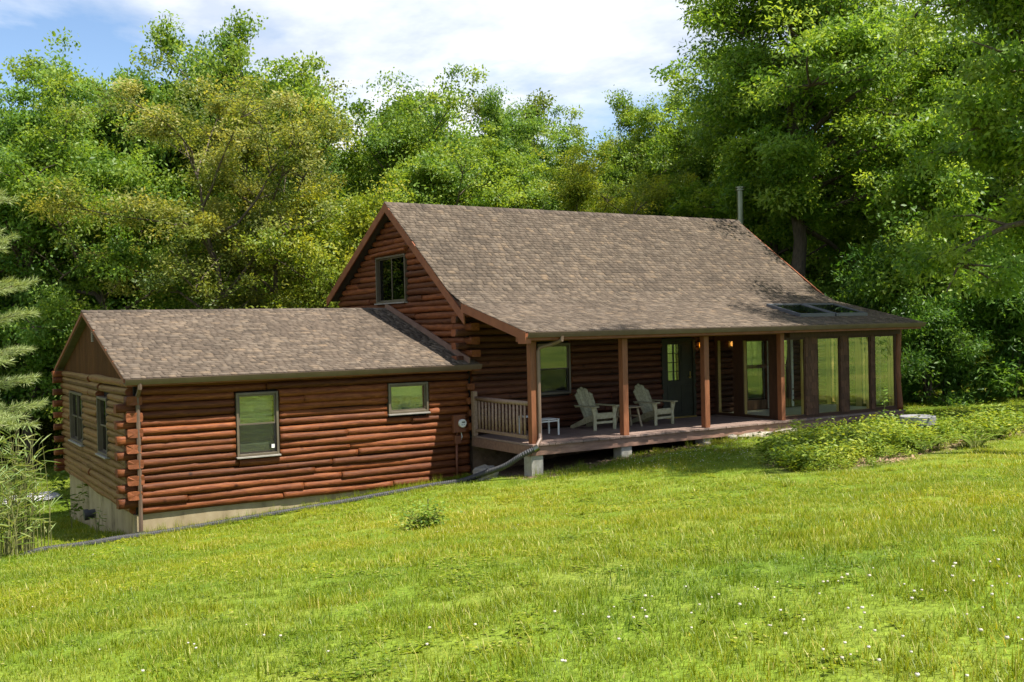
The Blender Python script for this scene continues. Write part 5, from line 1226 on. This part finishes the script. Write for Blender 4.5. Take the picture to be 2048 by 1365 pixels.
lp = lp[keep]; q = np.c_[rg.uniform(8,14.5,500), rg.uniform(-3.1,-2.4,500)]; lp = np.vstack([lp,q]); n = len(lp); U = rg.normal(0,.35,(n,3)); U[:,2] += 1; Dm = rg.normal(0,1,(n,3)); Dm[:,2] *= .25
V, F = leaves(np.c_[lp, ground_z(lp[:,0],lp[:,1])+.02], Dm, U, rg.uniform(.05,.12,n), rg.uniform(.03,.06,n))
kind(link_mesh('leaf_litter', np_mesh('leaf_litter', V, F, M['dry_leaf'])), 'stuff')['label'] = 'dry brown leaf litter on the bed and deck edge'

# ------------------------------------------------------------------ lawn
def tuft(seed, n, h, spread, w, ln=.5):
    V, F = blade_clump(seed, n, h, spread, w, ln, 2); return V, F
def clover(seed, n=26):
    rg = np.random.default_rng(seed); b = rg.normal(0,.075,(n,2)); hh = rg.uniform(.02,.055,n); PP, DD = [], []
    for i in range(n):
        a = rg.uniform(0,6.28)
        for k in range(3): PP.append((b[i,0],b[i,1],hh[i])); DD.append((math.cos(a+k*2.09),math.sin(a+k*2.09),.15))
    return leaves(np.array(PP), np.array(DD), np.tile([0,0,1.0],(3*n,1))+rg.normal(0,.2,(3*n,3)), rg.uniform(.016,.026,3*n), rg.uniform(.016,.024,3*n), six=True)
gpro = [tuft(1,75,.065,.085,.0042), tuft(2,70,.085,.08,.0045), tuft(3,55,.12,.07,.005,.45), tuft(4,80,.05,.09,.004,.7), clover(5), tuft(6,16,.20,.05,.006,.35)]
def plantain(seed):
    rg = np.random.default_rng(seed); a = np.arange(8)*.785+rg.uniform(-.2,.2,8); P0 = np.zeros((8,3)); P0[:,2] = .012
    return leaves(P0, np.c_[np.cos(a),np.sin(a),rg.uniform(.15,.6,8)], np.tile([0,0,1.0],(8,1)), rg.uniform(.07,.13,8), rg.uniform(.03,.05,8), six=True)
gpro.append(plantain(7))
gpro = [proto('lawn_tuft_%s' % 'abcdefg'[i], np_mesh('lawn_tuft', v, f, M['grass'])) for i, (v, f) in enumerate(gpro)]
rg = np.random.default_rng(9)
def lawn_points():
    out = []
    for d0, d1, dens, s in ((3.2,8.5,75,1.0),(8.5,14,48,1.25),(14,22,26,1.6),(22,34,13,2.0),(34,60,4,3.2)):
        area = (d1*d1-d0*d0)*.58*1.05; n = int(area*dens)
        d = np.sqrt(rg.uniform(d0*d0,d1*d1,n)); lat = rg.uniform(-.56,.56,n)*d
        x = CP.x + FW.x*d + RT.x*lat; y = CP.y + FW.y*d + RT.y*lat; out.append(np.c_[x,y,np.full(n,s)])
    return np.vstack(out)
L = lawn_points(); x, y = L[:,0], L[:,1]
ok = ~((x>-.1)&(x<7.5)&(y>-.02)&(y<8.4)) & ~((x>7.3)&(x<19.6)&(y>-2.8)&(y<8)) & ~(y > 24) & ~((y>9.6)&(x>2)&(x<22)) & ~((x>25)&(y>2))
ok &= rg.random(len(L)) > in_bed(x,y)*.93
ok &= ~((x<.8)&(y>10.3+.23*(x+9))&(y<13.3+.15*(x+9)))
ok &= ~((x>6.0)&(x<7.5)&(y>-1.5)&(y<0)&(rg.random(len(L)) < .6))
E_ = np.vstack([np.c_[rg.uniform(-.1,7.2,330), -.08-.6*rg.random(330)**1.5, np.full(330,1.0)], np.c_[rg.uniform(-.5,-.1,60), rg.uniform(.2,8,60), np.full(60,1.3)], np.c_[rg.uniform(7.2,15,110), rg.uniform(-3.2,-2.6,110), np.full(110,1.0)]])
nE = len(E_); L = np.vstack([L[ok], E_]); x, y = L[:,0], L[:,1]; n = len(L)
n1 = vnoise2(x*.35,y*.5,1); n2 = vnoise2(x*1.3,y*1.6,2); n3 = vnoise2(x*3.1,y*3.1,6)
tint = np.clip(.52 + .95*(n1-.5) + .65*(n2-.5) + rg.normal(0,.14,n), 0, 1)
h = n2*.6+n3*.4+rg.normal(0,.12,n)
pick = np.where(h < .35, 3, np.where(h < .52, 0, np.where(h < .68, 1, 2)))
pick = np.where(rg.random(n) < np.where(vnoise2(x*.5+4,y*.5,8) > .55, .20, .05), 4, pick); pick = np.where(rg.random(n) < .035, 5, pick); pick = np.where((rg.random(n) < .008)&(L[:,2] < 1.3), 6, pick)
scl = L[:,2]*rg.uniform(.7,1.15,n); scl = np.c_[scl, scl, rg.uniform(.5,.92,n)*(.70+.1*L[:,2])]; pick[-nE:] = rg.choice([2,2,5,4],nE); scl[-nE:,2] = rg.uniform(.6,1.3,nE)
scatter('lawn_grass', np.c_[x, y, ground_z(x,y)-.012 + 0.05*(vnoise2(x*.6,y*.6,3)-.5) + .02*(vnoise2(x*2.1,y*2.1,4)-.5)], np.c_[rg.normal(0,.08,(n,2)), rg.uniform(0,6.28,n)], scl, pick, tint, gpro)['label'] = 'short sunlit lawn grass with clover'
# white clover heads
def clover_heads():
    m = 2600; d = rg.uniform(3.6,20,m); lat = rg.uniform(-.55,.55,m)*d
    x = CP.x+FW.x*d+RT.x*lat; y = CP.y+FW.y*d+RT.y*lat
    p = np.clip((vnoise2(x*.45+9,y*.45,12)-.42)*3,0.03,1)*np.where(d < 5.8, .95, .015)
    k = (rg.random(m) < p) & ~((x>-.2)&(y>-.1)) & (in_bed(x,y) < .2) & ~((x>7.2)&(y>-2.7))
    ex = np.c_[rg.uniform(8.6,13.0,230), rg.uniform(-6.2,-3.4,230)]; x = np.r_[x[k],ex[:,0]]; y = np.r_[y[k],ex[:,1]]; m = len(x); z = ground_z(x,y)
    u, v = np.meshgrid(np.linspace(0,2*np.pi,7,endpoint=False), np.array([-.9,-.35,.3,.85])); c = np.sqrt(1-v**2)
    S_ = np.stack([np.cos(u)*c,np.sin(u)*c,v*.85],-1).reshape(-1,3); id_ = np.arange(28).reshape(4,7)
    q = np.array([(id_[i,j],id_[i,(j+1)%7],id_[i+1,(j+1)%7],id_[i+1,j]) for i in range(3) for j in range(7)]+[(0,2,1,0)]*0)
    r = rg.uniform(.005,.010,m); hh = rg.uniform(.06,.11,m)
    V = (S_[None]*(1+.15*rg.uniform(-1,1,(m,28,1)))*r[:,None,None] + np.stack([x,y,z+hh],-1)[:,None,:]).reshape(-1,3)
    F = (q[None]+np.arange(m)[:,None,None]*28).reshape(-1,4); return V, F
V, F = clover_heads()
kind(link_mesh('clover_flowers', np_mesh('clover_flowers', V, F, M['petal'], smooth=True)), 'stuff')['label'] = 'small white clover heads dotted over the lawn'
